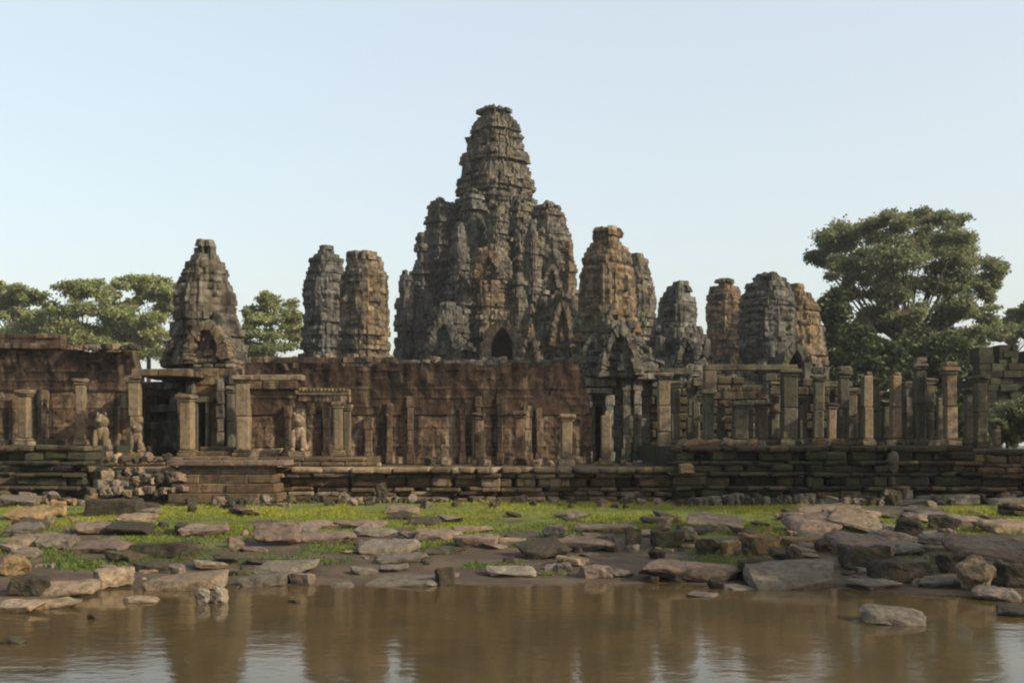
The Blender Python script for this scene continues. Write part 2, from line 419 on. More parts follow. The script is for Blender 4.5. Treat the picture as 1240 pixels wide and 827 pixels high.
def make_tower(name, label, D, cpx, prof, mat, rot=45, faces=None, crown=None, p=4.6, course=.40, group='face towers of the ruined temple', rough=1.0, N=132, asym=None):
    """prof: list of (photo row, half width in photo pixels) from the top down; faces: (row top, row bottom)"""
    base_py = prof[-1][0]
    cx = X(cpx, D)
    zb = Z(base_py, D)
    root = thing(name, (cx, D, min(zb, 8)), label, 'tower', group)
    zs = np.array([Z(a, D) for a, b in prof][::-1]); rs = np.array([b / F * D * (.9 if name == 'central_tower' else 1) for a, b in prof][::-1])
    z0, z1 = zs[0], zs[-1]
    nc = max(6, int(round((z1 - z0) / course))); ch = (z1 - z0) / nc
    fz = (Z(faces[1], D), Z(faces[0], D)) if faces else None
    th = np.arange(N) / N * 2 * math.pi
    rotr = R(rot)
    loc = th - rotr
    c_, s_ = np.abs(np.cos(loc)), np.abs(np.sin(loc))
    plan = (c_ ** p + s_ ** p) ** (-1 / p)
    plan = plan / plan.max()
    # redented corner strips
    fa = (loc + math.pi / 4) % (math.pi / 2) - math.pi / 4          # angle from nearest face axis
    red = np.where(np.abs(fa) > R(38), 0, np.where(np.abs(fa) > R(33), -.045, 0))
    sd = cpx * .713
    red0 = red
    sd = cpx * .713
    zcrown = Z(crown, D) if crown else None
    rings = []; tones = []; rz_ = []
    for i in range(nc):
        za = z0 + i * ch; zc = za + ch / 2
        rr = float(np.interp(zc, zs, rs))
        if i % 4 == 0: ph_ = random.uniform(0, 30); pw_ = random.choice((17, 23, 29))
        if not faces: red = red0 + np.where(((np.degrees(th) + ph_) % pw_) < 5, -.05, .01)
        # blocks of this course
        nb = max(5, int(2 * math.pi * rr / random.uniform(.55, .95)))
        cuts = np.sort(np.concatenate([[0], rng.integers(0, N, nb)]))
        bid = np.searchsorted(cuts, np.arange(N), side='right')
        offs = rng.normal(0, .062 * rough, bid.max() + 2)
        tn = np.clip(rng.normal(1, .2, bid.max() + 2), .5, 1.6)
        q = rng.random(bid.max() + 2)
        offs = np.where(q < .08 * rough, offs - rng.uniform(.12, .35) * min(1, rr / 2), offs)
        offs = np.where(q > .93, offs + rng.uniform(.05, .16), offs)
        if i >= nc - 2:
            offs = np.where(rng.random(len(offs)) < .4, offs - .4 * rr, offs)
        band = random.gauss(0, .10) * rr ** .5 + (.05 * rr ** .5 if i % 6 == 5 else 0)
        infc = fz and fz[0] < zc < fz[1]
        sub = [(.02, 0), (.35, 1), (.68, 1), (.985, 1)] if infc else [(.03, 0), (.06, 1), (.97, 1)]
        for k_, (t_, on) in enumerate(sub):
            z_ = za + t_ * ch
            rz = .65 * rr + .35 * float(np.interp(z_, zs, rs))
            r_ = rz * plan * (1 + (red if not infc else red * .4)) + offs[bid] * (.6 if infc else 1) + (0 if infc else band) - (0 if on else .035)
            if infc:
                vv = (z_ - fz[0]) / (fz[1] - fz[0])
                dr = np.array([face_relief(max(-1, min(1, a / R(36))), vv) if abs(a) < R(38) else -.02 for a in fa])
                r_ = r_ + dr * rr * 1.15
            lump = np.array([mnoise.fractal(Vector((rr * math.sin(a) * .75 + sd, rr * math.cos(a) * .75, z_ * .7)), .9, 2.1, 3) for a in th])
            lum2 = np.array([mnoise.noise(Vector((rr * math.sin(a) * 1.9 - sd, rr * math.cos(a) * 1.9, z_ * 2.3))) for a in th])
            k_n = min(1, rr / 2.0) * rough * 1.15
            r_ = r_ + (lump * .20 + lum2 * .14 - np.maximum(0, lum2 - .25) * .5) * k_n * (.6 if infc else 1.15)
            r_ = np.maximum(r_, .12 * rr)
            rings.append(r_); rz_.append(z_); tones.append(tn[bid])
    P = np.array(rings)
    nr = len(P)
    Vx = cx + P * np.sin(th)[None, :]
    Vy = D - P * np.cos(th)[None, :]                                  # theta 0 looks at -Y
    Vz = np.repeat(np.array(rz_)[:, None], N, 1) + rng.normal(0, .012, P.shape)
    V = np.stack([Vx, Vy, Vz], -1).reshape(-1, 3)
    body, crw = MB(), MB()
    fcs = [MB() for _ in range(4)]
    nfa = np.round(loc / (math.pi / 2)).astype(int) % 4
    quads = {'b': [], 'c': [], 0: [], 1: [], 2: [], 3: []}
    tq = {k_: [] for k_ in quads}
    for j in range(nr - 1):
        zc = (rz_[j] + rz_[j + 1]) / 2
        infc = fz and fz[0] + .02 < zc < fz[1] - .02
        for i in range(N):
            i2 = (i + 1) % N
            key = 'b'
            if zcrown and zc > zcrown: key = 'c'
            elif infc and abs(fa[i]) < R(37) : key = int(nfa[i])
            quads[key].append((j * N + i, j * N + i2, (j + 1) * N + i2, (j + 1) * N + i))
            tq[key].append(tones[j + 1][i] if j % 2 else tones[j][i])
    top = tuple((nr - 1) * N + i for i in range(N))
    quads['c' if zcrown else 'b'].append(top); tq['c' if zcrown else 'b'].append(1.0)
    def sub_mesh(key, nm):
        if not quads[key]: return
        used = np.unique(np.concatenate([np.array(q_) for q_ in quads[key]]))
        mp_ = {int(u): k2 for k2, u in enumerate(used)}
        mb = MB(); mb.add(V[used], [tuple(mp_[a] for a in q_) for q_ in quads[key]], tq[key])
        mb.build(nm, mat, root)
    sub_mesh('b', 'tower_body')
    if zcrown: sub_mesh('c', 'lotus_crown')
    for k_ in range(4): sub_mesh(k_, 'carved_face')
    return root

def ogive(x, z, w, h, n=9, flare=0.0):
    """pointed arch outline from the left foot over the tip to the right foot"""
    L = []
    for i in range(n + 1):
        t = i / n
        yy = h * t
        k_ = t ** 1.6
        xx = w / 2 * (1 - k_) ** .75 if t > .0 else w / 2
        xx = w / 2 * math.cos(t * math.pi / 2) ** .58
        L.append((-xx - flare * (1 - t) * math.exp(-6 * t), yy))
    R_ = [(-a, b) for a, b in L[:-1]][::-1]
    return [(x + a, z + b) for a, b in L + R_]

def pediment(root, cx, D, zb, w, h, depth, mat, inner=.62, door=False, rows=True, rough=1.0):
    """flame shaped frame of carved blocks around a niche or a real opening"""
    o = ogive(cx, zb, w, h, 9, .04 * w); i_ = ogive(cx, zb, w * inner, h * (.80), 9)
    mb = MB()
    n = len(o)
    for a in range(n - 1):
        jz = lambda q: (q[0] + random.gauss(0, .03 * w * rough), q[1] + random.gauss(0, .02 * h * rough))
        pr = [jz(o[a]), jz(o[a + 1]), jz(i_[a + 1]), jz(i_[a])]
        jy = random.uniform(-.06, .06)
        mb.prism(pr, D - depth / 2 + jy, D + depth / 2, float(np.clip(rng.normal(1.05, .2), .6, 1.6)))
        # petal shaped antefix on the rim
        mx, mz = (o[a][0] + o[a + 1][0]) / 2, (o[a][1] + o[a + 1][1]) / 2
        s_ = .07 * w
        mb.block((mx, D, mz), s_ * 1.6, depth * .8, s_ * 1.6, ch=.05, jit=.04, ry=random.uniform(0, 1.5))
    ped = mb.build('pediment', mat, root)
    if not door:
        mb = MB()
        nz = max(3, int(h * .78 / .4))
        for k_ in range(nz):
            t0, t1 = k_ / nz * .8, (k_ + 1) / nz * .8
            hw = w * inner / 2 * math.cos(((t0 + t1) / 2) / .8 * math.pi / 2) ** .72
            xx = cx - hw
            while xx < cx + hw - .05:
                L = min(random.uniform(.35, .7), cx + hw - xx)
                mb.block((xx + L / 2, D + depth * .45 + random.uniform(-.05, .08), zb + h * (t0 + t1) / 2), L, depth * .7, h * (t1 - t0) * .98, ch=.05, jit=.02)
                xx += L
        # seated figure relief
        for (dx, dz, sx, sz) in ((0, .18, .42, .2), (0, .36, .24, .2), (0, .53, .13, .13)):
            mb.block((cx + dx * w, D + depth * .12, zb + dz * h), sx * w * inner, depth * .5, sz * h, ch=.12, jit=.03)
        mb.build_sub('niche_carving', mat, ped, root)

def porch(root, cx, D0, D1, zb, w, zh, mat, arch_h, opening=.55, arch_w=None):
    """projecting porch with a real deep doorway: walls, roof and back wall from D0 (front) to D1"""
    ow = w * opening
    mb = MB()
    for sx in (-1, 1):
        xc = cx + sx * (ow / 2 + (w - ow) / 4)
        tw = (w - ow) / 2
        nz = max(3, int((zh - zb) / .45)); h = (zh - zb) / nz
        for k_ in range(nz):
            y = D0
            while y < D1:
                L = random.uniform(.7, 1.2)
                mb.block((xc + random.gauss(0, .03), y + L / 2, zb + (k_ + .5) * h), tw, L, h - .01, ch=.04, jit=.015)
                y += L
    mb.build('porch_wall', mat, root)
    mb = MB()
    for k_ in range(6):
        t = k_ / 6
        ww = w * (1.1 - .9 * t)
        mb.block((cx, (D0 + D1) / 2 + .15, zh + arch_h * .5 * (t + .08)), ww, D1 - D0, arch_h * .10, ch=.06, jit=.03)
    mb.build('porch_roof', mat, root)
    mb = MB()
    mb.block((cx, D1 - .1, (zb + zh) / 2), w, .3, zh - zb, ch=.02)
    mb.build('inner_wall', M['tower_grey'], root)
    pediment(root, cx, D0 - .2, zh - .25, arch_w or w * 1.1, arch_h, .5, mat, door=False)

T = {}
T['entrance'] = make_tower('face_tower', 'slender brown tower at far left, rising right behind the gallery doorway', 57, 248,
    [(291, 7), (294, 14), (300, 17), (303, 17), (305, 12), (311, 19), (320, 25), (335, 28), (352, 34), (375, 39), (400, 44), (420, 47), (450, 50), (545, 52)], M['tower'], rot=38, faces=(322, 385), crown=309, course=.40)
T['twin_a'] = make_tower('face_tower', 'rear left one of the two close-set face towers, flat cap, bulging sides', 100, 395,
    [(298, 9), (303, 11), (309, 13), (313, 18), (322, 21), (338, 26), (358, 29), (375, 27), (395, 29), (432, 31), (470, 33)], M['tower_grey'], rot=42, faces=(318, 392), crown=310)
T['twin_b'] = make_tower('face_tower', 'front right one of the two close-set face towers, orange stain on its lit side', 92, 441,
    [(306, 15), (309, 18), (313, 17), (316, 21), (324, 24), (338, 28), (365, 30), (400, 31), (432, 33), (470, 35)], M['tower_ochre'], rot=48, faces=(320, 398), crown=315)
for i_, (cp_, D_, tp_, h0, h1, mt_, lb_) in enumerate((
    (573, 110.5, 228, 12, 20, 'tower_grey', 'narrow turret clinging to the left flank of the central spire, highest of the cluster'),
    (629, 110.5, 238, 11, 19, 'tower', 'narrow turret clinging to the right flank of the central spire'),
    (602, 108.5, 246, 11, 18, 'tower', 'slim turret on the front of the central spire above the tan carved tower'),
    (533, 115.5, 240, 15, 27, 'tower_grey', 'turret with ragged flat top at the outer left of the central group'),
    (511, 112.0, 282, 8, 22, 'tower_grey', 'lower turret on the far left slope of the central group'),
    (556, 107.5, 270, 9, 20, 'tower_grey', 'dark turret between the ragged left turret and the tan carved tower'),
    (689, 109.5, 292, 6, 13, 'tower_ochre', 'slim turret on the right slope of the central group, next to the sky'),
    (644, 107.5, 266, 8, 19, 'tower', 'dark slender turret right of the tan carved tower'),
    (561, 99.5, 334, 8, 20, 'tower_grey', 'small turret low at the left of the pointed black doorway'),
    (627, 99.5, 330, 8, 19, 'tower', 'small turret low at the right of the tan carved tower'),
    (516, 103.0, 350, 8, 20, 'tower_grey', 'small dark turret above the left end of the central rim'),
    (658, 99.5, 352, 8, 18, 'tower', 'small turret with knob top between the doorway and the pale niche'))):
    L_ = 470 - tp_
    T['c%d' % i_] = make_tower('stone_turret', lb_, D_, cp_, [(tp_, h0 * .45), (tp_ + 4, h0 * .8), (tp_ + 9, h0 * .8), (tp_ + 12, h0), (tp_ + .16 * L_, h0 * 1.12), (tp_ + .2 * L_, h0 + .3 * (h1 - h0)), (tp_ + .5 * L_, h0 + .62 * (h1 - h0)), (tp_ + .55 * L_, h0 + .8 * (h1 - h0)), (470, h1)],
        M[mt_], rot=random.uniform(38, 52), N=76, group='turrets of the central group', rough=1.15)
T['spike'] = make_tower('stone_turret', 'thin broken turret standing alone at the left foot of the great central tower', 104, 491,
    [(327, 3), (331, 6), (345, 8), (360, 9), (363, 12), (395, 13), (440, 16), (470, 17)], M['tower_grey'], rot=45, course=.55, N=64)
T['left_shoulder'] = make_tower('face_tower', 'dark shaded flank tower at the left shoulder of the central spire', 121, 548,
    [(246, 12), (249, 18), (254, 26), (266, 29), (284, 34), (304, 40), (324, 44), (345, 47), (375, 50), (430, 56), (470, 58)], M['tower_grey'], rot=45, faces=(262, 330), N=150)
T['spire'] = make_tower('central_tower', 'tallest tower, the stepped central spire with a broken top', 116, 600,
    [(133, 20), (136, 23), (143, 27), (149, 28), (151, 34), (168, 36), (183, 36), (187, 43), (205, 45), (212, 48), (225, 49), (238, 48), (241, 52), (262, 50), (288, 52), (292, 56), (340, 62), (345, 66), (430, 75), (470, 78)], M['tower'], rot=40, crown=186, course=.42, N=190, rough=1.0)
T['right_shoulder'] = make_tower('face_tower', 'flank tower at the right shoulder of the central spire, lit along its right edge', 113, 664,
    [(245, 8), (249, 14), (256, 18), (270, 21), (285, 27), (300, 30), (325, 33), (345, 35), (380, 36), (430, 42), (470, 44)], M['tower'], rot=40, faces=(272, 345), crown=255)
T['front'] = make_tower('face_tower', 'tan carved tower in front of the central spire, above the pointed black doorway', 101, 594,
    [(296, 8), (300, 16), (306, 22), (320, 25), (338, 26), (342, 30), (370, 33), (395, 38), (430, 44), (470, 46)], M['tower_ochre'], rot=35, faces=(305, 372))
T['low_left'] = make_tower('stone_turret', 'squat dark turret with a round niche, left of the pointed black doorway', 98, 541,
    [(366, 6), (371, 14), (382, 20), (400, 26), (425, 33), (470, 38)], M['tower_grey'], rot=45, N=90)
T['low_right'] = make_tower('stone_turret', 'squat turret with a pale niche, between the black doorway and the domed face tower', 98, 680,
    [(352, 6), (357, 13), (366, 18), (390, 21), (420, 28), (470, 34)], M['tower'], rot=45, N=90)
T['low_mid'] = make_tower('stone_turret', 'small rounded turret close right of the pointed black doorway', 95, 641,
    [(392, 5), (398, 10), (410, 14), (430, 18), (470, 22)], M['tower_ochre'], rot=45, N=80)
T['dome'] = make_tower('face_tower', 'broad face tower with flat round cap, right of the central spire', 86, 735,
    [(276, 13), (279, 19), (284, 21), (289, 20), (292, 14), (295, 21), (300, 25), (310, 29), (325, 32), (345, 34), (375, 36), (400, 39), (430, 43), (470, 45)], M['tower_ochre'], rot=45, faces=(303, 388), crown=294, N=150)
T['dome_b'] = make_tower('face_tower', 'narrower tower tucked against the right side of the capped face tower', 94, 771,
    [(308, 7), (312, 11), (325, 15), (345, 21), (370, 24), (400, 26), (430, 28), (470, 30)], M['tower'], rot=45, faces=(318, 385))
T['small'] = make_tower('face_tower', 'small tower with rounded knob top, right of the capped face tower', 80, 820,
    [(341, 8), (345, 14), (350, 16), (356, 16), (360, 21), (372, 24), (392, 25), (400, 29), (420, 35), (450, 40), (490, 42)], M['tower_grey'], rot=45, faces=(360, 400), crown=358, N=110)
T['egg'] = make_tower('face_tower', 'egg shaped pale tower standing apart in the gap', 112, 877,
    [(338, 9), (341, 13), (346, 14), (349, 17), (358, 21), (375, 23), (395, 22), (420, 23), (470, 27)], M['tower_ochre'], rot=50, faces=(350, 412), crown=347)
T['big_r'] = make_tower('face_tower', 'dark grey broad tower with lumpy crown, nearest the big tree', 85, 930,
    [(331, 6), (334, 20), (342, 23), (346, 24), (350, 30), (362, 32), (390, 34), (420, 35), (455, 37), (490, 38)], M['tower_grey'], rot=40, faces=(356, 428), crown=348)
T['big_r2'] = make_tower('face_tower', 'ochre lit tower half hidden behind the dark grey broad tower', 89, 964,
    [(344, 8), (347, 14), (353, 15), (356, 22), (366, 26), (390, 31), (415, 35), (440, 39), (490, 41)], M['tower_ochre'], rot=45, faces=(362, 432), crown=356)

# pediments, niches and the doorway of the central group
porch(T['front'], X(608, 93), 92.0, 97.5, Z(470, 92), 3.3, Z(424, 92), M['tower_ochre'], 0, opening=.62) if False else None
def doorway(root, cpx, D, py_base, py_spring, py_tip, wpx, opx, mat, depth=4.0):
    """porch whose pointed opening is a real tunnel"""
    cx = X(cpx, D); zb, zs_, zt = Z(py_base, D), Z(py_spring, D), Z(py_tip, D)
    w_, ow = wpx / F * D, opx / F * D
    hh = zt - zb
    oh = (zs_ - zb) 
    # opening outline: jambs and pointed head
    ih = Z(py_tip + .30 * (py_spring - py_tip) , D) - zs_
    inn = [(-ow / 2, 0), (-ow / 2, oh)] + [(-ow / 2 * math.cos(t * math.pi / 2) ** .8, oh + ih * t) for t in (.25, .5, .75, 1)]
    inn = inn + [(-a, b) for a, b in inn[:-1]][::-1]
    ah = zt - zs_
    out = [(-w_ / 2, 0), (-w_ / 2, oh * .95)] + [(-w_ / 2 * math.cos(t * math.pi / 2) ** .62, oh + ah * t) for t in (.25, .5, .75, 1)]
    out = out + [(-a, b) for a, b in out[:-1]][::-1]
    fr, tu = MB(), MB()
    for a in range(len(inn) - 1):
        for s0 in range(3 if abs(inn[a][0] - inn[a + 1][0]) < 1e-6 else 1):
            n_ = 3 if abs(inn[a][0] - inn[a + 1][0]) < 1e-6 else 1
            L = lambda P, Q, t: (P[0] + (Q[0] - P[0]) * t, P[1] + (Q[1] - P[1]) * t)
            q = [L(out[a], out[a + 1], s0 / n_), L(out[a], out[a + 1], (s0 + 1) / n_), L(inn[a], inn[a + 1], (s0 + 1) / n_), L(inn[a], inn[a + 1], s0 / n_)]
            fr.prism([(cx + x_, zb + z_) for x_, z_ in q], D + random.uniform(-.12, .12), D + .9, float(np.clip(rng.normal(1.1, .22), .6, 1.7)))
            mx, mz = (q[0][0] + q[1][0]) / 2, (q[0][1] + q[1][1]) / 2
            fr.block((cx + mx, D + .2, zb + mz), .3, .5, .4, ch=.07, jit=.05, ry=random.uniform(0, 1))
            k_ = .97
            tu.prism([(cx + x_ * k_, zb + z_ * k_) for x_, z_ in q], D + .6, D + depth, .8)
    fo = fr.build('door_frame', mat, root)
    tu.build_sub('porch_passage', M['tower_grey'], fo, root)
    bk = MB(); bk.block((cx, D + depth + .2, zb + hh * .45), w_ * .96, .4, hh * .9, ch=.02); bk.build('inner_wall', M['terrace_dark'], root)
doorway(T['front'], 608, 91.5, 470, 420, 385, 48, 27, M['tower_ochre'], 4.5)
doorway(T['big_r'], 965, 77, 560, 445, 415, 34, 19, M['pillar_grey'], 4.0)
for key, cpx, D, pyb, wp, hp, mt in (('low_left', 537, 94.0, 436, 40, 54, 'tower_grey'), ('front', 592, 97.4, 338, 34, 34, 'tower_ochre'), ('low_right', 681, 94.2, 420, 28, 56, 'tower_ochre'),
        ('low_mid', 642, 92.6, 440, 24, 34, 'tower'), ('left_shoulder', 520, 115.0, 368, 26, 36, 'tower_grey'), ('right_shoulder', 668, 109.0, 350, 20, 30, 'tower'),
        ('entrance', 252, 52.9, 436, 50, 46, 'tower_ochre'), ('dome', 716, 82.4, 440, 24, 32, 'tower_grey'), ('small', 832, 76.6, 440, 26, 30, 'tower_grey')):
    pediment(T[key], X(cpx, D), D, Z(pyb, D), wp / F * D, hp / F * D, .9, M[mt])
# small antefix stones standing on the ledges of the big towers
def antefixes(root, D, cpx, rows, mat):
    for (py, hw, n) in rows:
        r_ = hw / F * D; z_ = Z(py, D); cx = X(cpx, D)
        for k_ in range(n):
            a = 2 * math.pi * (k_ + random.random() * .7) / n
            if math.cos(a) < -.25 or random.random() < .25: continue
            s_ = random.uniform(.4, .8); rr = r_ * random.uniform(.9, 1.0)
            mb = MB()
            mb.block((cx + rr * math.sin(a), D - rr * math.cos(a) * .92, z_ + s_ * random.uniform(-.2, .5)), s_ * random.uniform(.8, 1.3), s_ * .9, s_ * random.uniform(1.0, 2.0), ch=.25, jit=.07, rz=a, ry=random.gauss(0, .12))
            mb.build('antefix', mat, root)
antefixes(T['spire'], 116, 600, [(212, 40, 12), (243, 45, 14), (264, 50, 14)], M['tower'])
antefixes(T['left_shoulder'], 121, 548, [(300, 42, 12), (345, 50, 14), (385, 54, 16)], M['tower_grey'])
antefixes(T['right_shoulder'], 113, 664, [(300, 28, 10), (345, 33, 12), (390, 36, 12)], M['tower'])
antefixes(T['entrance'], 57, 248, [(400, 42, 12), (424, 46, 12)], M['tower'])
antefixes(T['dome'], 86, 735, [(400, 38, 12), (424, 41, 14)], M['tower_grey'])
antefixes(T['small'], 80, 820, [(402, 27, 10), (425, 35, 12)], M['tower_grey'])
antefixes(T['big_r'], 85, 930, [(430, 32, 10), (452, 34, 12)], M['tower_grey'])
antefixes(T['front'], 101, 594, [(342, 27, 10), (385, 35, 12)], M['tower_ochre'])

# upper terraces the towers stand on
def masonry_block(name, label, cat, px0, px1, D, py_top, py_base, mat, depth=4.0, course=.45, miss=.2, group=None, top_jit=True, cl=1.0):
    x0, x1 = X(px0, D), X(px1, D); zb, zt = Z(py_base, D), Z(py_top, D)
    root = thing(name, ((x0 + x1) / 2, D, zb), label, cat, group)
    mb = MB()
    mb.courses(x0, x1, D, zb, zt, depth=min(depth, 1.2), ch=course, cl=cl, jit=.05, miss=miss, crumble=.5, chm=.04, tsd=.25)
    mb.build('masonry', mat, root)
    co = MB(); co.block(((x0 + x1) / 2, D + .4 + depth / 2, (zb + zt - course * 2) / 2), x1 - x0 - .1, depth, zt - zb - course * 2, ch=.05)
    co.build('wall_core', mat, root)
    return root, x0, x1, zb, zt
masonry_block('upper_terrace', 'dark rubble-topped upper terrace under the great central tower', 'terrace', 478, 705, 88, 436, 500, M['tower_grey'], 25, .5, 0)
masonry_block('upper_terrace', 'upper terrace below the two close-set face towers', 'terrace', 300, 478, 86, 432, 500, M['wall'], 14, .5, 0)
masonry_block('upper_terrace', 'upper terrace block between the capped face tower and the big tree', 'terrace', 705, 1004, 78.5, 444, 530, M['tower_grey'], 10, .5, 0)

# ------------------------------------------------------------------ terrace along the pond
def terrace(name, label, px0, px1, ztop, mat, y0=44.0, steps=None, D=45.0, back=58.0, cap=None, seg=1.0, rag=1.0):
    x0, x1 = X(px0, D), X(px1, D)
    root = thing(name, ((x0 + x1) / 2, y0, .5), label, 'terrace')
    prof = steps or [(.3, .62, 0), (.62, .86, .25), (.86, 1.05, .75), (1.05, 1.22, .55), (1.22, 1.62, .95), (1.62, 1.80, .75), (1.80, 2.06, .5)]
    xs_ = [x0]
    while xs_[-1] < x1 - 2: xs_.append(min(x1, xs_[-1] + random.uniform(2.2, 5.5) * seg))
    if xs_[-1] < x1: xs_[-1] = x1
    for xa, xb in zip(xs_[:-1], xs_[1:]):
        if xb < -26 or xa > 26: oy = 0.0
        else: oy = random.uniform(-.35, .3) * rag
        for i_, (za, zb, off) in enumerate(prof):
            mb = MB()
            o2 = off + oy + random.uniform(-.16, .16) * rag
            mb.courses(xa, xb, y0 + o2, za, zb, depth=1.9 - o2 * .3, ch=zb - za, cl=random.uniform(.6, 1.2), jit=.08, tsd=.28, chm=.05, crumble=.8)
            mb.build('moulded_course', random.choice([mat, mat, cap or mat]) if i_ < len(prof) - 1 else (cap or mat), root)
    fl = MB()
    fl.courses(x0, x1, y0 + 1.9, ztop - .2, ztop, depth=1.2, ch=.2, cl=1.2, jit=.05)
    fl.block(((x0 + x1) / 2, (y0 + 2.8 + back) / 2, ztop - .5), x1 - x0, back - y0 - 2.8, .96, ch=.02, jit=.0)
    fl.build('paved_floor', mat, root)
    return root
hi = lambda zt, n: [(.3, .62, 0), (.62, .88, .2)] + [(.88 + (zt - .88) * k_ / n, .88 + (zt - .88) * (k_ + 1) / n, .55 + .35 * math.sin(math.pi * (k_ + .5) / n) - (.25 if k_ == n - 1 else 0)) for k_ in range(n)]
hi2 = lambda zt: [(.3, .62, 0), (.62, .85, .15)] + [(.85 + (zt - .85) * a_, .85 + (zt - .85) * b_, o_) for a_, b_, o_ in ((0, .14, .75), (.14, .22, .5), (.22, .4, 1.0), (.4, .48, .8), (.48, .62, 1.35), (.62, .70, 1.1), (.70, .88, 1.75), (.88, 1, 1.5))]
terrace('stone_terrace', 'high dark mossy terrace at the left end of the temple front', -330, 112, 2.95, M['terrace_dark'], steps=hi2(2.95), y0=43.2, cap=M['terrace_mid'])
terrace('stone_terrace', 'low moulded brown terrace running along the middle of the temple front', 112, 812, 2.06, M['terrace'], cap=M['pillar'])  # paler cap stone paints sunlit strips onto the courses
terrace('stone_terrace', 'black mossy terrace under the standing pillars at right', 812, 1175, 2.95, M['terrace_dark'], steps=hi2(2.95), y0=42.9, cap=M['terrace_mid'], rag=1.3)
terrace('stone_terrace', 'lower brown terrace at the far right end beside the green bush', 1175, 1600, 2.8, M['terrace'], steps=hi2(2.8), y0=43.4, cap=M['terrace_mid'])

mb = MB(); mb.courses(X(114, 46.3), X(440, 46.3), 46.3, 2.06, 2.46, depth=1.3, ch=.2, cl=1.3, jit=.06, chm=.04)
mb.block(((X(114, 46.3) + X(440, 46.3)) / 2, 50.2, 2.25), X(440, 46.3) - X(114, 46.3), 5.3, .38, ch=.02, jit=0)
up = thing('stone_plinth', (X(277, 46.3), 46.3, 2.06), 'raised plinth carrying the pillars and lintels around the left doorway', 'plinth')
mb.build('plinth_masonry', M['terrace'], up)
def floor_z(px): return 2.95 if px < 112 else 2.44 if px < 440 else 2.06 if px < 812 else 2.95 if px < 1175 else 2.8

# stairs in front of the gallery doorway
st = thing('stone_stairway', (X(252, 43), 42.5, .55), 'wide stone stairway with a reddish top slab below the left doorway', 'stairs')
for k_ in range(5):
    mb = MB()
    za = .35 + k_ * .36
    mb.courses(X(208, 43), X(345 - 6 * k_, 43), 42.1 + .42 * k_, za, za + .36, depth=1.8, ch=.36, cl=1.5, jit=.04)
    mb.build('step', M['terrace'] if k_ < 4 else M['pink'], st)
mb = MB(); mb.courses(X(206, 43.8), X(348, 43.8), 43.3, 2.15, 2.36, depth=1.8, ch=.21, cl=2.2, jit=.05); mb.build('top_slab', M['pink'], st)
for k_ in range(4):
    mb = MB()
    mb.courses(X(236 + 2 * k_, 49), X(285, 49), 47.4 + .5 * k_, 2.1 + .2 * k_, 2.3 + .2 * k_, depth=1.2, ch=.2, cl=1.2, jit=.03)
    mb.build('step', M['terrace'], st)

# ------------------------------------------------------------------ gallery walls
def relief_slab(name, mat, root, x0, x1, za, zb, yfun, thick=.8, dx=.11, dz=.10, ragged=0.0, ends=0.0):
    """solid wall panel whose front follows yfun(x, z); the top edge may be broken"""
    vis0, vis1 = max(x0, -27), min(x1, 27)
    xs = list(np.arange(vis0, vis1, dx)) + [vis1]
    if x0 < vis0: xs = [x0] + xs
    nz = max(2, int((zb - za) / dz)); zr = [za + (zb - za) * k_ / nz for k_ in range(nz + 1)]
    mb = MB(); V = []; tn = []
    for x in xs:
        cut = ragged * max(0, mnoise.noise(Vector((round(x / .7) * 3.7, 1.3, root.location.x)))) 
        for z in zr:
            z2 = za + (z - za) * (1 - cut)
            V.append((x - (ends * ((z - za) / (zb - za)) ** 1.3 if x > x1 - 1.6 else 0), yfun(x, z2), z2))
    nf = len(V)
    n1 = nz + 1
    for i, x in enumerate(xs):
        V.append((V[i * n1 + nz][0], V[i * n1 + nz][1] + thick, V[i * n1 + nz][2]))
    for i, x in enumerate(xs): V.append((x, max(V[i * n1][1], V[i * n1 + nz][1]) + thick, za))
    F_ = []
    for i in range(len(xs) - 1):
        for k_ in range(nz): F_.append((i * n1 + k_, (i + 1) * n1 + k_, (i + 1) * n1 + k_ + 1, i * n1 + k_ + 1))
        F_.append((i * n1 + nz, (i + 1) * n1 + nz, nf + i + 1, nf + i))
        F_.append((nf + i, nf + i + 1, nf + len(xs) + i + 1, nf + len(xs) + i))
    for i in (0, len(xs) - 1):
        q = [i * n1 + k_ for k_ in range(n1)] + [nf + i, nf + len(xs) + i]
        F_.append(tuple(q if i else q[::-1]))
    mb.add(V, F_, 1.0)
    return mb.build(name, mat, root)
def nz3(x, y, z): return mnoise.noise(Vector((x, y, z)))
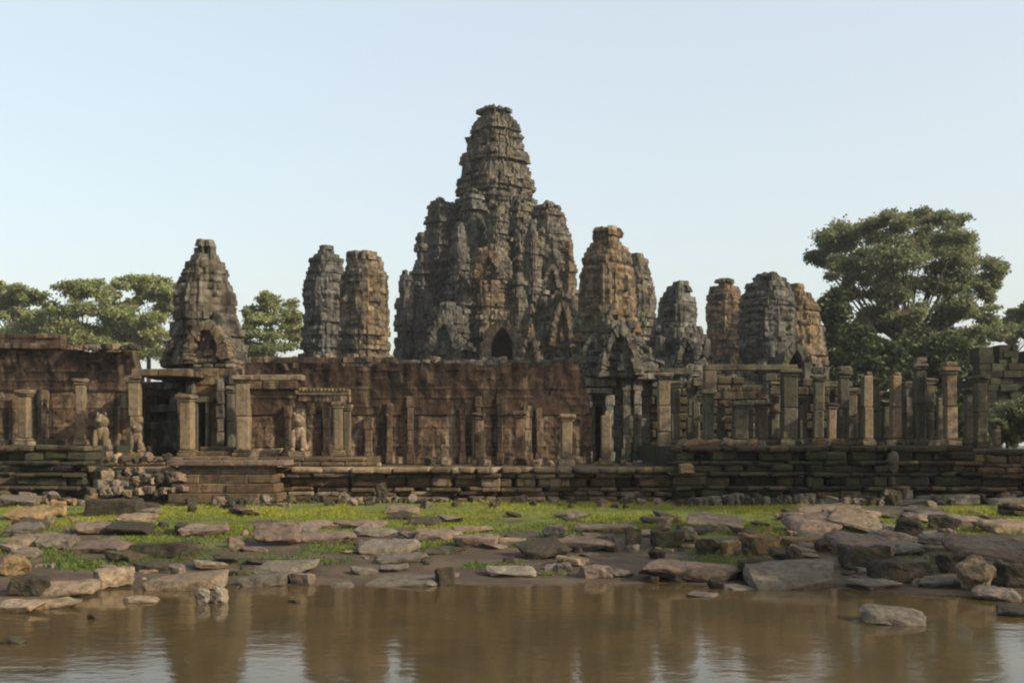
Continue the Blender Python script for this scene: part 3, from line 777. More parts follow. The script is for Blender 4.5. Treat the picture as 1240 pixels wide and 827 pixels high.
def vault_wall(name, label, px0, px1, D, zbase, ztop, mat_lo, mat_hi, lean=1.8, spring=.48, cornice=None, ragged=.15, pil=()):
    x0, x1 = X(px0, D), X(px1, D)
    root = thing(name, ((x0 + x1) / 2, D, zbase), label, 'wall')
    zs_ = zbase + (ztop - zbase) * spring
    mb = MB()
    mb.courses(x0, x1, D - .18, zbase, zbase + .35, depth=.9, ch=.35, cl=1.1, jit=.02)
    mb.build('wall_plinth', mat_lo, root)
    relief_slab('carved_wall', mat_lo, root, x0, x1, zbase + .35, zs_, lambda x, z: D - .06 * nz3(x * 2.2, 1, z * 1.6) - .07 * max(0, nz3(x * 4.5, 7, z * 3.2)) - .03 * (1 if (z * 1.05) % 1 < .08 else 0) + .025 * nz3(x * 9, 3, z * 8), .7)
    def vault_y(x, z):
        t = max(0, min(1.1, (z - zs_) / (ztop - zs_)))
        return D - .10 - lean * t ** 1.5 - .05 * abs(math.sin(x * 4.2 + .6 * nz3(x * .5, 2, 0))) * t - .05 * nz3(x * .8, 5, z * .6) - .025 * nz3(x * 3, 9, z * 2) - (.03 if (z * 2.3) % 1 < .1 else 0)
    relief_slab('corbelled_vault', mat_hi, root, x0, x1, zs_ - .02, ztop, vault_y, .9, ragged=ragged * 1.2, ends=.6 if x1 > -10 else .3)
    if cornice:
        mb = MB()
        mb.courses(X(cornice[0], D), X(cornice[1], D), D - lean - .35, ztop, ztop + .28, depth=1.5, ch=.28, cl=1.3, jit=.03)
        mb.courses(X(cornice[0], D), X(cornice[1] - 8, D), D - lean - .15, ztop + .28, ztop + .75, depth=1.3, ch=.24, cl=1.1, jit=.05, miss=.25)
        mb.build('cornice', mat_hi, root)
    for q in pil:
        pp, top = q
        if random.random() < .2: continue
        pp += random.uniform(-7, 7); top += random.uniform(-8, 22)
        mb = MB()
        zt = Z(top, D - .3)
        xw = random.uniform(.2, .34)
        nz = max(3, int((zt - zbase) / .5)); hh = (zt - zbase) / nz
        for k_ in range(nz):
            mb.block((X(pp, D - .2), D - .12, zbase + (k_ + .5) * hh), xw if 0 < k_ < nz - 1 else xw * 1.35, .34, hh - .006, ch=.03, jit=.01)
        mb.build('pilaster', M['wall_lit'] if random.random() < .5 else M['wall'], root)
    return root
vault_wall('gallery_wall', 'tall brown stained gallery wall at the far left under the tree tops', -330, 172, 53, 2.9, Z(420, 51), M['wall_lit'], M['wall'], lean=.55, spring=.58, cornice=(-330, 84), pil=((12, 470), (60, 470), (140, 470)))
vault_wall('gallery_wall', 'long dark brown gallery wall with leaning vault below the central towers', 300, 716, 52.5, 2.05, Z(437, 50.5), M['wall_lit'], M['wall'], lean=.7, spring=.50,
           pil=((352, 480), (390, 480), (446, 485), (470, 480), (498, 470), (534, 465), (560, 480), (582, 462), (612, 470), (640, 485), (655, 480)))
masonry_block('doorway_wall', 'shadowed gallery wall between the left wall and the doorway tower', 'wall', 172, 226, 58, 462, 560, M['wall'], 1.2, .42, 0)
# ground floor of the entrance tower with its doorway
def portal(root, px0, px1, D, zb, py_top, opx0, opx1, py_head, mat):
    x0, x1, a, b = X(px0, D), X(px1, D), X(opx0, D), X(opx1, D); zt, zh = Z(py_top, D), Z(py_head, D)
    mb = MB()
    mb.courses(x0, a, D, zb, zh, depth=2.2, ch=.42, cl=.8, jit=.02)
    mb.courses(b, x1, D, zb, zh, depth=2.2, ch=.42, cl=.8, jit=.02)
    mb.courses(x0, x1, D, zh, zt, depth=2.2, ch=.42, cl=1.0, jit=.03)
    mb.build('porch_wall', mat, root)
    fr = MB()
    for s_ in (a + .09, b - .09): fr.block((s_, D - .1, (zb + zh) / 2), .2, .35, zh - zb, ch=.03)
    fr.block(((a + b) / 2, D - .12, zh + .12), b - a + .4, .4, .28, ch=.04)
    fr.build('door_frame', M['pillar_grey'], root)
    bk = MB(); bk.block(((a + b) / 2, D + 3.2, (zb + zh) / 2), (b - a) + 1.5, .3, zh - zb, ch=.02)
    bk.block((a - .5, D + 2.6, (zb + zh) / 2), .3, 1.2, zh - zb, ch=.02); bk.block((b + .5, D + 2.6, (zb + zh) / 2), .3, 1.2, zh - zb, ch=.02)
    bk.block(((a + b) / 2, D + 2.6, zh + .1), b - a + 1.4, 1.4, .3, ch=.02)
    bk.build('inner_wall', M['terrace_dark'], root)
portal(T['entrance'], 227, 290, 52.3, 2.3, 446, 236, 255, 487, M['tower_ochre'])
for pp, wd_, tp in ((222, .42, 476), (231, .3, 462), (268, .34, 458), (284, .42, 450), (297, .5, 458)):
    mb = MB(); zt = Z(tp, 52); hh = (zt - 2.3) / 6
    for k_ in range(6): mb.block((X(pp, 52), 51.95, 2.3 + (k_ + .5) * hh), wd_ * random.uniform(.9, 1.15), .45, hh - .01, ch=.05, jit=.02)
    mb.build('pilaster', M['tower_grey'] if pp in (231, 284) else M['tower_ochre'], T['entrance'])
mb = MB(); mb.courses(X(232, 52.4), X(284, 52.4), 52.5, Z(446, 52.4), Z(434, 52.4), depth=2, ch=.25, cl=.6, jit=.07, chm=.05); mb.build('cornice', M['tower_ochre'], T['entrance'])

# right-hand pavilion with the arched niche and grey portal
pv = thing('gate_pavilion', (X(745, 58), 58, 2.0), 'grey gate pavilion with arched niche and portal, right of the brown wall', 'pavilion')
portal(pv, 703, 790, 57, 2.05, 452, 716, 733, 490, M['portal'])
pediment(pv, X(751, 55.6), 55.6, Z(456, 55.6), 48 / F * 55.6, 64 / F * 55.6, .9, M['portal'], rough=.8, inner=.66)
for (px_, t_, b_, w_) in ((722, 424, 458, 1.0), (782, 420, 458, 1.0), (706, 440, 470, .8), (797, 436, 470, .8), (735, 410, 440, .7), (770, 408, 440, .7)):
    zt, zb_ = Z(t_, 57), Z(b_, 57); n_ = 4; mb = MB()
    for k_ in range(n_): mb.block((X(px_, 57), 57 + random.uniform(-.15, .15), zb_ + (k_ + .5) * (zt - zb_) / n_), w_ * (1.15 - .2 * k_) * random.uniform(.85, 1.15), 1.1, (zt - zb_) / n_ + .02, ch=.1, jit=.04)
    mb.build('roof_tier', M['tower_grey'], pv)
mb = MB()
for (a, b, t, bo) in ((706, 742, 470, 477), (704, 746, 458, 468), (712, 740, 446, 456), (770, 800, 452, 460), (774, 796, 440, 450), (728, 775, 452, 458)):
    mb.courses(X(a, 56.4), X(b, 56.4), 56.2 + random.uniform(-.15, .1), Z(bo, 56.4), Z(t, 56.4), depth=1.2, ch=.35, cl=.7, jit=.06)
mb.build('cornice', M['portal'], pv)
for pp in (711, 738, 758, 772):
    mb = MB(); d_ = 56.5
    zt = Z(478 if pp < 740 else 456, d_)
    for k_ in range(6):
        hh = (zt - 2.05) / 6
        mb.block((X(pp, d_), d_, 2.05 + (k_ + .5) * hh), .38 if 0 < k_ < 5 else .5, .4, hh - .006, ch=.04, jit=.012)
    mb.build('pilaster', M['portal'], pv)
masonry_block('ruined_wall', 'low broken back wall behind the standing pillars in the right shade', 'wall', 790, 1010, 58.5, 466, 552, M['terrace_dark'], 1.5, .45, 0)
rw, rx0, rx1, rzb, rzt = masonry_block('ruined_wall', 'blocky grey ruin showing above the green bush at the right edge', 'wall', 1186, 1420, 76, 440, 535, M['terrace_dark'], 4, .5, 0)
mb = MB()
for (a, b, t) in ((1186, 1204, 420), (1212, 1234, 417), (1244, 1262, 424)):
    mb.courses(X(a, 76), X(b, 76), 76.1, rzt, Z(t, 76), depth=1.6, ch=.5, cl=.8, jit=.06)
mb.build('merlon', M['terrace_dark'], rw)

# ------------------------------------------------------------------ pillars
def pillar(px, py_top, py_bot, wpx, D, mat, label, cap='square', group='standing pillars of the outer gallery', lean=0.0):
    x, zb, zt = X(px, D), floor_z(px), Z(py_top, D)
    w_ = wpx * random.uniform(1.05, 1.25) / F * D
    lean = lean + random.gauss(0, .05)
    root = thing('stone_pillar', (x, D, zb), label, 'pillar', group)
    h = zt - zb
    bh, chh = min(.3, h * .14), min(.32, h * .13)
    rz = random.uniform(-.1, .1)
    mb = MB(); mb.block((x, D, zb + bh * .35), w_ * 1.5, w_ * 1.5, bh * .7, ch=.04, rz=rz); mb.block((x, D, zb + bh * .85), w_ * 1.25, w_ * 1.25, bh * .32, ch=.04, rz=rz)
    mb.build('pillar_base', mat, root)
    mb = MB()
    z_ = zb + bh; ze = zt - (chh if cap != 'broken' else 0)
    n = max(1, int((ze - z_) / 1.1)); seg = (ze - z_) / n
    for k_ in range(n):
        mb.block((x + random.gauss(0, .008) + lean * (k_ + .5) / n, D, z_ + (k_ + .5) * seg), w_, w_, seg - .006, ch=.05, jit=.012, rz=rz)
    if cap == 'broken': mb.block((x + w_ * .12 + lean, D, ze + .06), w_ * .65, w_ * .8, .22, ch=.06, jit=.03, rz=rz, ry=.2)
    mb.build('pillar_shaft', mat, root)
    if cap != 'broken':
        mb = MB()
        mb.block((x + lean, D, ze + chh * .2), w_ * 1.2, w_ * 1.2, chh * .38, ch=.04, rz=rz)
        mb.block((x + lean, D, ze + chh * .7), w_ * 1.5, w_ * 1.5, chh * .6, ch=.05, rz=rz, jit=.02)
        if cap == 'round': mb.block((x + lean, D, ze + chh * 1.35), w_ * 1.25, w_ * 1.2, chh * .9, ch=.16, jit=.03)
        mb.build('pillar_capital', mat, root)
    return root
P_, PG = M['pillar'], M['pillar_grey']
for a in (
    (30, 472, 531, 11, 49, P_, 'pale pillar at the far left edge, dark gap beside it', 'square'),
    (99, 458, 531, 10, 51.5, P_, 'thin ochre pillar against the brown wall at far left'),
    (166, 455, 545, 11, 49.5, P_, 'tall pale pillar holding the left end of the stone lintel'),
    (228, 478, 549, 12, 48.5, P_, 'square pillar just left of the dark doorway'),
    (295, 455, 549, 13, 48.5, P_, 'thick pillar right of the dark doorway under the stacked lintels'),
    (280, 468, 545, 7, 50.5, PG, 'slim grey colonnette between the doorway and the thick pillar'),
    (366, 470, 552, 9, 49.5, P_, 'pillar behind the pale lion statue under the carved lintel'),
    (410, 486, 552, 10, 49, P_, 'left one of the close pair of pillars at the carved lintel end'),
    (420, 490, 552, 7, 50.2, P_, 'slender right one of the close pair at the carved lintel end'),
    (580, 500, 558, 9, 49.5, M['wall_lit'], 'brown pillar before the middle of the long gallery wall'),
    (630, 498, 562, 10, 48.5, M['wall_lit'], 'brown weathered pillar before the right part of the long wall'),
    (685, 502, 566, 13, 47.5, P_, 'free-standing ochre pillar at the right end of the brown wall', 'square'),
    (733, 503, 560, 11, 49, P_, 'reddish pillar in front of the grey portal', 'broken'),
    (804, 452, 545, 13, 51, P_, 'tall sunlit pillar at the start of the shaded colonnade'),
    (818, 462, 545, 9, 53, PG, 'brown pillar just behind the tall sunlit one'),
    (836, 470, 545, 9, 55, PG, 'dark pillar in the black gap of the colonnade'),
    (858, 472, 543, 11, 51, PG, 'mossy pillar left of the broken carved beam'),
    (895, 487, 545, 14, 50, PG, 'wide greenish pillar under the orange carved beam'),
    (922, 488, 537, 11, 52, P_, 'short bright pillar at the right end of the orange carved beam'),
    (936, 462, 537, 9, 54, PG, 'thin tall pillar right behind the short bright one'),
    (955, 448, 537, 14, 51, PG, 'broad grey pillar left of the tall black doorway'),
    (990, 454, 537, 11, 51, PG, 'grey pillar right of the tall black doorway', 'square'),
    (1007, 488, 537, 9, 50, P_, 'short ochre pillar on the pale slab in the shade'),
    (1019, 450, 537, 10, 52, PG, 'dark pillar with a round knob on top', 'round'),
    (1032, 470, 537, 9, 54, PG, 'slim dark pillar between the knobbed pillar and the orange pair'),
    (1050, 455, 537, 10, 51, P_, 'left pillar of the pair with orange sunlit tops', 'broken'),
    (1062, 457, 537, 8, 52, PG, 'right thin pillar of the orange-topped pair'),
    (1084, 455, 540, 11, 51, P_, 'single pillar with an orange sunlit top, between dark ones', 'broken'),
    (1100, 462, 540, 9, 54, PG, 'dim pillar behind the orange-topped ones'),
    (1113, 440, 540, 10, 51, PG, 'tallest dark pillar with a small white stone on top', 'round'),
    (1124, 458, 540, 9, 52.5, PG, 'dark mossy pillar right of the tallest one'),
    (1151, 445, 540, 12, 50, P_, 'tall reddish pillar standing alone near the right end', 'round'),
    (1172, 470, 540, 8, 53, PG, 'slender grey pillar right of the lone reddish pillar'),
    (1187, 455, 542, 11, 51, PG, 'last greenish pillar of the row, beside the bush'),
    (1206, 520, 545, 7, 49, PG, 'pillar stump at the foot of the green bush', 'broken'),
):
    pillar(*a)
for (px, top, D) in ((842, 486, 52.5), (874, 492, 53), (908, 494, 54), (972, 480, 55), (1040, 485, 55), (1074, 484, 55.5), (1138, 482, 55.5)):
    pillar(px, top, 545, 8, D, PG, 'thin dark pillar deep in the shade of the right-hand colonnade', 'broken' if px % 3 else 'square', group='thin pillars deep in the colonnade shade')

# ------------------------------------------------------------------ lintels resting on pillars
def lintel(px0, px1, py0, py1, D, mat, label, depth=.7, rows=1, carved=False, name='stone_lintel'):
    x0, x1, zb, zt = X(px0, D), X(px1, D), Z(py1, D), Z(py0, D)
    mb = MB()
    mb.courses(x0, x1, D - depth / 2, zb, zt, depth=depth, ch=(zt - zb) / rows, cl=1.6, jit=.02)
    if carved:
        n = int((x1 - x0) / .16)
        for k_ in range(n): mb.block((x0 + (k_ + .5) * (x1 - x0) / n, D - depth / 2 - .02, zt - .06), .10, .12, .14, ch=.03)
    o = mb.build(name, mat, None, ((x0 + x1) / 2, D, zb))
    tag(o, label, 'lintel')
lintel(162, 232, 447, 456, 49.5, P_, 'long pale lintel bridging the two pillars left of the doorway')
mb = MB()
for k_ in range(5): mb.block((X(197, 50), 50.4 + 1.55 * k_ + .5, Z(447.5, 49.5) - .12), X(232, 50) - X(162, 50), 1.5, .26, ch=.03, jit=.02)  # slab added only to keep the sun off the recess
tag(mb.build('added_shade_slab', M['wall'], None, (X(197, 50), 50, Z(448, 49.5))), 'flat slab added behind the long pale lintel to shade the recess', 'added slab')
lintel(290, 368, 454, 461, 48.8, P_, 'pale top beam of the stacked lintels right of the doorway')
lintel(294, 362, 461.5, 472, 48.8, M['wall_lit'], 'dark brown beam below the pale top beam right of the doorway', rows=1)
lintel(362, 424, 471, 479, 49.3, P_, 'carved lintel with toothed edge over the close pair of pillars', carved=True)
lintel(300, 362, 472.5, 478, 49.2, P_, 'thin toothed carved strip under the dark brown beam', carved=True)
lintel(362, 424, 479.5, 487, 49.3, M['wall_lit'], 'plain brown beam directly below the toothed carved lintel', depth=.6)
for (a_, b_, t_, e_, d_, m_, l_) in ((800, 838, 446, 454, 53, PG, 'short dark beam over the first pillars of the shaded colonnade'),
        (838, 862, 458, 468, 54.5, PG, 'dark beam stub in the black gap of the colonnade'), (930, 962, 470, 478, 53.2, PG, 'dark beam between the broad grey pillar and its neighbours'),
        (985, 1030, 462, 469, 54, PG, 'cracked dark beam behind the knobbed pillar'), (1044, 1092, 474, 481, 54.5, PG, 'dim beam behind the orange-topped pillars'),
        (1106, 1132, 468, 476, 54, PG, 'short dim beam behind the tallest dark pillar')):
    lintel(a_, b_, t_, e_, d_, m_, l_)
for (px_, wd_, tp_, d_, l_) in ((812, 2.0, 470, 56.5, 'dark doorway pier left of the black gap'), (848, 1.6, 462, 57, 'tall dark pier in the black gap'), (880, 1.8, 456, 57, 'mossy pier behind the orange carved beam'),
        (912, 1.5, 474, 57, 'low pier behind the short bright pillar'), (945, 1.6, 452, 57, 'dark pier left of the tall black doorway'), (985, 1.7, 458, 57, 'dark pier right of the tall black doorway'), (1028, 1.6, 470, 57.5, 'broken dark pier behind the slim dark pillar')):
    x_ = X(px_, d_); rt_ = thing('stone_pier', (x_, d_, 2.9), l_, 'pier', 'dark piers of the right-hand gallery')
    mb = MB(); mb.courses(x_ - wd_ / 2, x_ + wd_ / 2, d_, 2.9, Z(tp_, d_), depth=.8, ch=.42, cl=.7, jit=.05, chm=.05, crumble=.5); mb.build('pier_masonry', M['terrace_mid'] if px_ % 3 else M['pillar_grey'], rt_)
lintel(852, 964, 442, 449, 51.5, PG, 'long grey beam across the top of the shaded colonnade')
lintel(874, 928, 470, 484, 50.6, M['tower_ochre'], 'broken orange carved beam hanging low in the shaded colonnade', carved=True)
lintel(852, 866, 449.5, 472, 51, P_, 'upright ochre block under the left end of the long grey beam', name='stone_block')

# ------------------------------------------------------------------ guardian statues
def ellips(mb, c, r_, tone=1.0, seg=12, rg=8, jit=.02):
    v = []; f = []
    for i in range(rg + 1):
        ph = math.pi * i / rg
        for j in range(seg):
            a = 2 * math.pi * j / seg
            k_ = 1 + rng.normal(0, jit)
            v.append((c[0] + r_[0] * k_ * math.sin(ph) * math.cos(a), c[1] + r_[1] * k_ * math.sin(ph) * math.sin(a), c[2] + r_[2] * math.cos(ph)))
    for i in range(rg):
        for j in range(seg): f.append((i * seg + j, (i + 1) * seg + j, (i + 1) * seg + (j + 1) % seg, i * seg + (j + 1) % seg))
    mb.add(v, f, tone)
def lion(px, py_top, py_bot, D, mat, label):
    """worn guardian lion sitting upright on a block, facing the pond"""
    x, zb, zt = X(px, D), floor_z(px), Z(py_top, D); h = zt - zb
    root = thing('lion_statue', (x, D, zb), label, 'statue', 'worn guardian lions on the terrace')
    mb = MB(); mb.block((x, D, zb + .07 * h), .42 * h, .5 * h, .14 * h, ch=.04); mb.build('pedestal', mat, root)
    mb = MB()
    ellips(mb, (x, D + .09 * h, zb + .30 * h), (.17 * h, .2 * h, .17 * h))
    ellips(mb, (x, D - .02 * h, zb + .52 * h), (.15 * h, .15 * h, .24 * h))
    for s_ in (-1, 1):
        mb.tube([(x + s_ * .1 * h, D - .08 * h, zb + .6 * h), (x + s_ * .11 * h, D - .15 * h, zb + .35 * h), (x + s_ * .11 * h, D - .17 * h, zb + .14 * h)], [.07 * h, .06 * h, .055 * h])
        ellips(mb, (x + s_ * .14 * h, D + .02 * h, zb + .22 * h), (.08 * h, .17 * h, .1 * h))
        ellips(mb, (x + s_ * .11 * h, D - .2 * h, zb + .17 * h), (.055 * h, .08 * h, .04 * h))
    ellips(mb, (x, D - .05 * h, zb + .80 * h), (.16 * h, .15 * h, .15 * h))
    mb.build('lion_body', mat, root, smooth=True)
    mb = MB()
    ellips(mb, (x, D - .12 * h, zb + .86 * h), (.105 * h, .12 * h, .12 * h))
    ellips(mb, (x, D - .22 * h, zb + .82 * h), (.07 * h, .07 * h, .055 * h))
    for s_ in (-1, 1): ellips(mb, (x + s_ * .09 * h, D - .06 * h, zb + .97 * h), (.03 * h, .03 * h, .05 * h))
    mb.build('lion_head', mat, root, smooth=True)
lion(124, 500, 548, 47.0, M['pillar'], 'pale worn lion statue on the terrace left of the stairway')
lion(166, 510, 548, 47.0, M['pillar'], 'smaller brownish lion statue at the foot of the tall lintel pillar')
lion(362, 500, 552, 47.0, M['tan'], 'pale lion statue standing right of the stairway before the carved lintel')

# ------------------------------------------------------------------ stones
def hull_stone(w_, d_, h_, kind='slab', seed=0):
    rs_ = np.random.default_rng(seed)
    pts = []
    if kind == 'slab':
        for sx in (-1, 1):
            for sy in (-1, 1):
                for sz in (-1, 1):
                    a = np.array([sx * .5, sy * .5, sz * .5]) * np.array([1, 1, 1])
                    a[:2] *= rs_.uniform(.5, 1.0, 2); a[2] *= rs_.uniform(.55, 1)
                    pts.append(a)
        for _ in range(7):
            a = rs_.uniform(-.5, .5, 3); k_ = rs_.integers(0, 2); a[k_] = .5 * (1 if rs_.random() > .5 else -1); a[2] *= .9
            pts.append(a * np.array([1, 1, .95]))
    elif kind == 'block':
        for sx in (-1, 1):
            for sy in (-1, 1):
                for sz in (-1, 1):
                    pts.append(np.array([sx * .5, sy * .5, sz * .5]) * rs_.uniform(.62, 1, 3))
    else:
        for _ in range(26):
            a = rs_.normal(0, 1, 3); a /= np.linalg.norm(a); a = np.sign(a) * np.abs(a) ** .75
            pts.append(a * .5 * rs_.uniform(.85, 1.08))
    p = np.array(pts) * np.array([w_, d_, h_])
    bm = bmesh.new()
    for q in p: bm.verts.new(q)
    r_ = bmesh.ops.convex_hull(bm, input=bm.verts)
    bmesh.ops.delete(bm, geom=[e for e in bm.verts if not e.link_faces], context='VERTS')
    bmesh.ops.dissolve_limit(bm, angle_limit=R(9), verts=bm.verts, edges=bm.edges)
    bmesh.ops.bevel(bm, geom=list(bm.edges), offset=.10 * min(w_, d_, h_) if kind != 'boulder' else .14 * min(w_, d_, h_), segments=2, affect='EDGES', profile=.6, clamp_overlap=True)
    bmesh.ops.triangulate(bm, faces=bm.faces)
    bmesh.ops.subdivide_edges(bm, edges=[e for e in bm.edges if e.calc_length() > .16 * max(w_, .4)], cuts=2, use_grid_fill=True)
    bmesh.ops.triangulate(bm, faces=bm.faces)
    amp = .11 * min(w_, d_, h_)
    if w_ > .75:
        bmesh.ops.subdivide_edges(bm, edges=[e for e in bm.edges if e.calc_length() > .10], cuts=1, use_grid_fill=True)
        bmesh.ops.triangulate(bm, faces=bm.faces)
    bm.normal_update()
    for v_ in bm.verts:
        n_ = mnoise.fractal(v_.co * (2.2 / max(w_, .3)) * 1.5 + Vector((seed * 1.7, 0, 0)), 1, 2, 3)
        n2_ = mnoise.fractal(v_.co * 5.5 + Vector((seed * 2.3, 4, 0)), .9, 2, 3)
        v_.co += v_.normal * (n_ * amp + n2_ * .022)
        for ax_, lim in enumerate((w_, d_, h_)): v_.co[ax_] = max(-.56 * lim, min(.56 * lim, v_.co[ax_]))
    return bm
SEED = [100]
def stone(px0, px1, py0, py1, mat, label, kind='flat', rz=None, name=None, group=None, sink=.05, tilt=None, roll=None, thick=None, water=False, D=None, z=None):
    SEED[0] += 1
    pc = (px0 + px1) / 2
    if D is None: D = min(ground_D(pc, py1), 42.6 if pc < 112 else 41.7 if 204 < pc < 350 else 43.5 if pc < 812 else 42.3 if pc < 1175 else 42.8)
    if water: D = CAMH * F / (py1 - YH)
    ppm = F / D
    w_ = (px1 - px0) / ppm; hv = (py1 - py0) / ppm
    if kind == 'flat':
        t_ = thick if thick else max(.10, min(.30, hv * .55))
        d_ = max(.5, min(w_ * .75, 1.6))
        if tilt is None:
            s_ = max(0, hv - t_) / d_
            tilt = math.asin(min(.5, max(0, s_ - .08)))
        bm = hull_stone(w_, d_, t_, 'slab', SEED[0]); zc = t_ / 2 + d_ / 2 * math.sin(tilt)
    elif kind == 'block':
        t_ = hv; d_ = max(.4, min(w_ * .7, 1.2)); tilt = tilt or 0; bm = hull_stone(w_, d_, t_ * .95, 'block', SEED[0]); zc = t_ / 2
    else:
        t_ = hv; d_ = w_ * .8; tilt = tilt or 0; bm = hull_stone(w_, d_, t_ * 1.1, 'boulder', SEED[0]); zc = t_ * .5
    me = bpy.data.meshes.new('stone'); bm.to_mesh(me); bm.free()
    tv = max(.7, min(1.4, random.gauss(1, .12)))
    a = me.attributes.new('tone', 'FLOAT', 'FACE'); a.data.foreach_set('value', np.full(len(me.polygons), tv, dtype=np.float32))
    me.materials.append(M[mat])
    o = bpy.data.objects.new(name or {'flat': 'stone_slab', 'block': 'stone_block', 'boulder': 'boulder'}[kind], me)
    COL.objects.link(o)
    x = X(pc, D); yc = D + d_ / 2 * .9
    zb = z if z is not None else (0 if water else max(gz(x, D), -.05))
    o.location = (x, yc, zb + zc - sink * (1 if kind != 'flat' else .6))
    o.rotation_euler = (tilt + (random.uniform(-.12, .12) if kind == 'block' and px1 - px0 < 30 else 0), roll if roll is not None else random.uniform(-.07, .07) * (3 if px1 - px0 < 20 else 1), rz if rz is not None else random.uniform(-.3, .3))
    tag(o, label, 'stone', group)
    return o
S = stone
# --- left bank
S(98, 170, 602, 625, 'darks', 'large dark-fronted block with a flat pale top at the foot of the rubble heap', 'block', .03)
S(163, 192, 611, 623, 'pink', 'small pink slab leaning at the right end of the large dark-fronted block')
S(0, 62, 608, 630, 'ochre', 'broad ochre slab at the left edge below the dark terrace', rz=.1)
S(58, 78, 602, 626, 'ochre', 'short upright ochre block left of the large dark-fronted block', 'block')
S(213, 272, 630, 650, 'pink', 'pinkish slab alone on the grass at left', rz=.15)
S(124, 182, 626, 649, 'darks', 'tilted dark slab left of the lone pinkish slab', rz=-.2)
S(86, 128, 626, 648, 'pink', 'mauve flat slab behind the long dark ledge at left')
S(40, 88, 640, 666, 'greys', 'wide grey-brown slab below the ochre slab at left')
S(86, 150, 652, 670, 'pink', 'long low slab touching the left end of the long dark ledge')
S(148, 224, 655, 676, 'darks', 'long dark ledge stone on the grass at left', 'block', -.06)
S(0, 44, 628, 650, 'greys', 'flat slab stacked at the left edge over the tan boulder')
S(0, 40, 645, 664, 'tan', 'lower slab in the pile at the left edge')
S(12, 44, 660, 676, 'greys', 'small grey slab above the smooth ochre boulder')
S(-8, 31, 672, 698, 'ochre', 'smooth ochre boulder cut by the left edge of the photo', 'boulder')
S(106, 156, 683, 713, 'tan', 'squared boulder with a dark left face and sunlit right face', 'block', .75)
S(168, 272, 686, 714, 'tan', 'long flat tan slab with a hump, at the water edge', rz=.05)
S(2, 54, 694, 722, 'darks', 'dark block standing in shade at the left water edge', 'block', .3)
S(44, 112, 698, 723, 'tan', 'pale tan slab between the dark block and the squared boulder')
S(-14, 44, 722, 742, 'tan', 'low tan slab entering the water in the left corner', water=True)
S(40, 92, 722, 737, 'tan', 'thin tan slab half sunk in the water beside the left corner slab', water=True)
S(234, 254, 710, 731, 'white', 'left one of two whitish stones standing in the water', 'boulder', water=True)
S(255, 275, 709, 731, 'white', 'right one of two whitish stones standing in the water', 'boulder', water=True)
S(144, 187, 719, 730, 'tan', 'thin flat slab lying in the water below the squared boulder', water=True, thick=.1)
S(272, 293, 647, 663, 'pink', 'small brown cube stone on the dark green grass', 'block', .5)
S(288, 376, 676, 697, 'greys', 'curved grey slab resting over a straight one at the water edge', rz=-.1)
S(283, 350, 693, 710, 'greys', 'straight pale slab under the curved grey one', 'block', 0)
S(348, 380, 690, 708, 'pink', 'brown slab end right of the straight pale slab', 'block')
S(303, 362, 627, 661, 'pink', 'large tilted slab with one corner raised, at the grass edge', rz=.25)
S(352, 426, 640, 658, 'pink', 'thick mauve slab with a dark underside, right of the large tilted slab', rz=-.05, thick=.24)
S(360, 420, 627, 640, 'tan', 'thin tan slab behind the thick mauve slab')
S(398, 428, 700, 711, 'greys', 'small pale slab at the water between the two grey ledges')
S(430, 508, 650, 672, 'greys', 'broad grey slab in the middle left of the bank', rz=.05)
S(452, 518, 667, 682, 'greys', 'narrow grey slab just below the broad grey slab')
S(512, 558, 658, 671, 'darks', 'flat greenish slab right of the broad grey slab')
S(424, 456, 682, 696, 'greys', 'small grey slab near the water, left of a similar pair')
S(456, 492, 680, 693, 'greys', 'small oblong slab below the narrow grey slab')
S(438, 535, 692, 710, 'greys', 'long flat grey slab at the water line, left of the mossy stump stone', thick=.14)
S(526, 552, 680, 709, 'darks', 'dark mossy upright stone at the water line', 'block', .3)
S(400, 470, 626, 640, 'pink', 'low pinkish slab on the bright grass in the left middle')
S(425, 480, 636, 650, 'greys', 'grey-brown slab behind the broad grey slab')
S(500, 556, 636, 655, 'pink', 'brown slab left of the long pale ledge in the middle')
S(545, 608, 647, 663, 'pink', 'long brown ledge stone at mid bank, dark end on the left', 'block', .05)
S(602, 640, 648, 661, 'tan', 'tan slab continuing the long brown ledge to the right')
S(548, 606, 633, 645, 'tan', 'thin tan slab behind the long brown ledge')
S(588, 652, 681, 699, 'white', 'pale angular slab at the water line in the middle', rz=.1, thick=.12)
S(627, 690, 647, 677, 'darks', 'dark slab tilted against the pink one in the middle', rz=.5, roll=-.15)
S(674, 743, 645, 669, 'pink', 'pink tilted slab with a sharp lower edge in the middle', rz=-.35, roll=.12)
S(656, 690, 634, 651, 'greys', 'rounded grey boulder behind the tilted pair in the middle', 'boulder')
S(658, 688, 679, 691, 'greys', 'small grey slab right of the pale angular slab')
S(700, 742, 682, 700, 'pink', 'brown block with a pale top at the water line', 'block', .1)
S(738, 768, 686, 699, 'greys', 'small pale slab touching the brown block at the water line')
S(700, 770, 630, 646, 'tan', 'wide low tan slab behind the pink tilted slab')
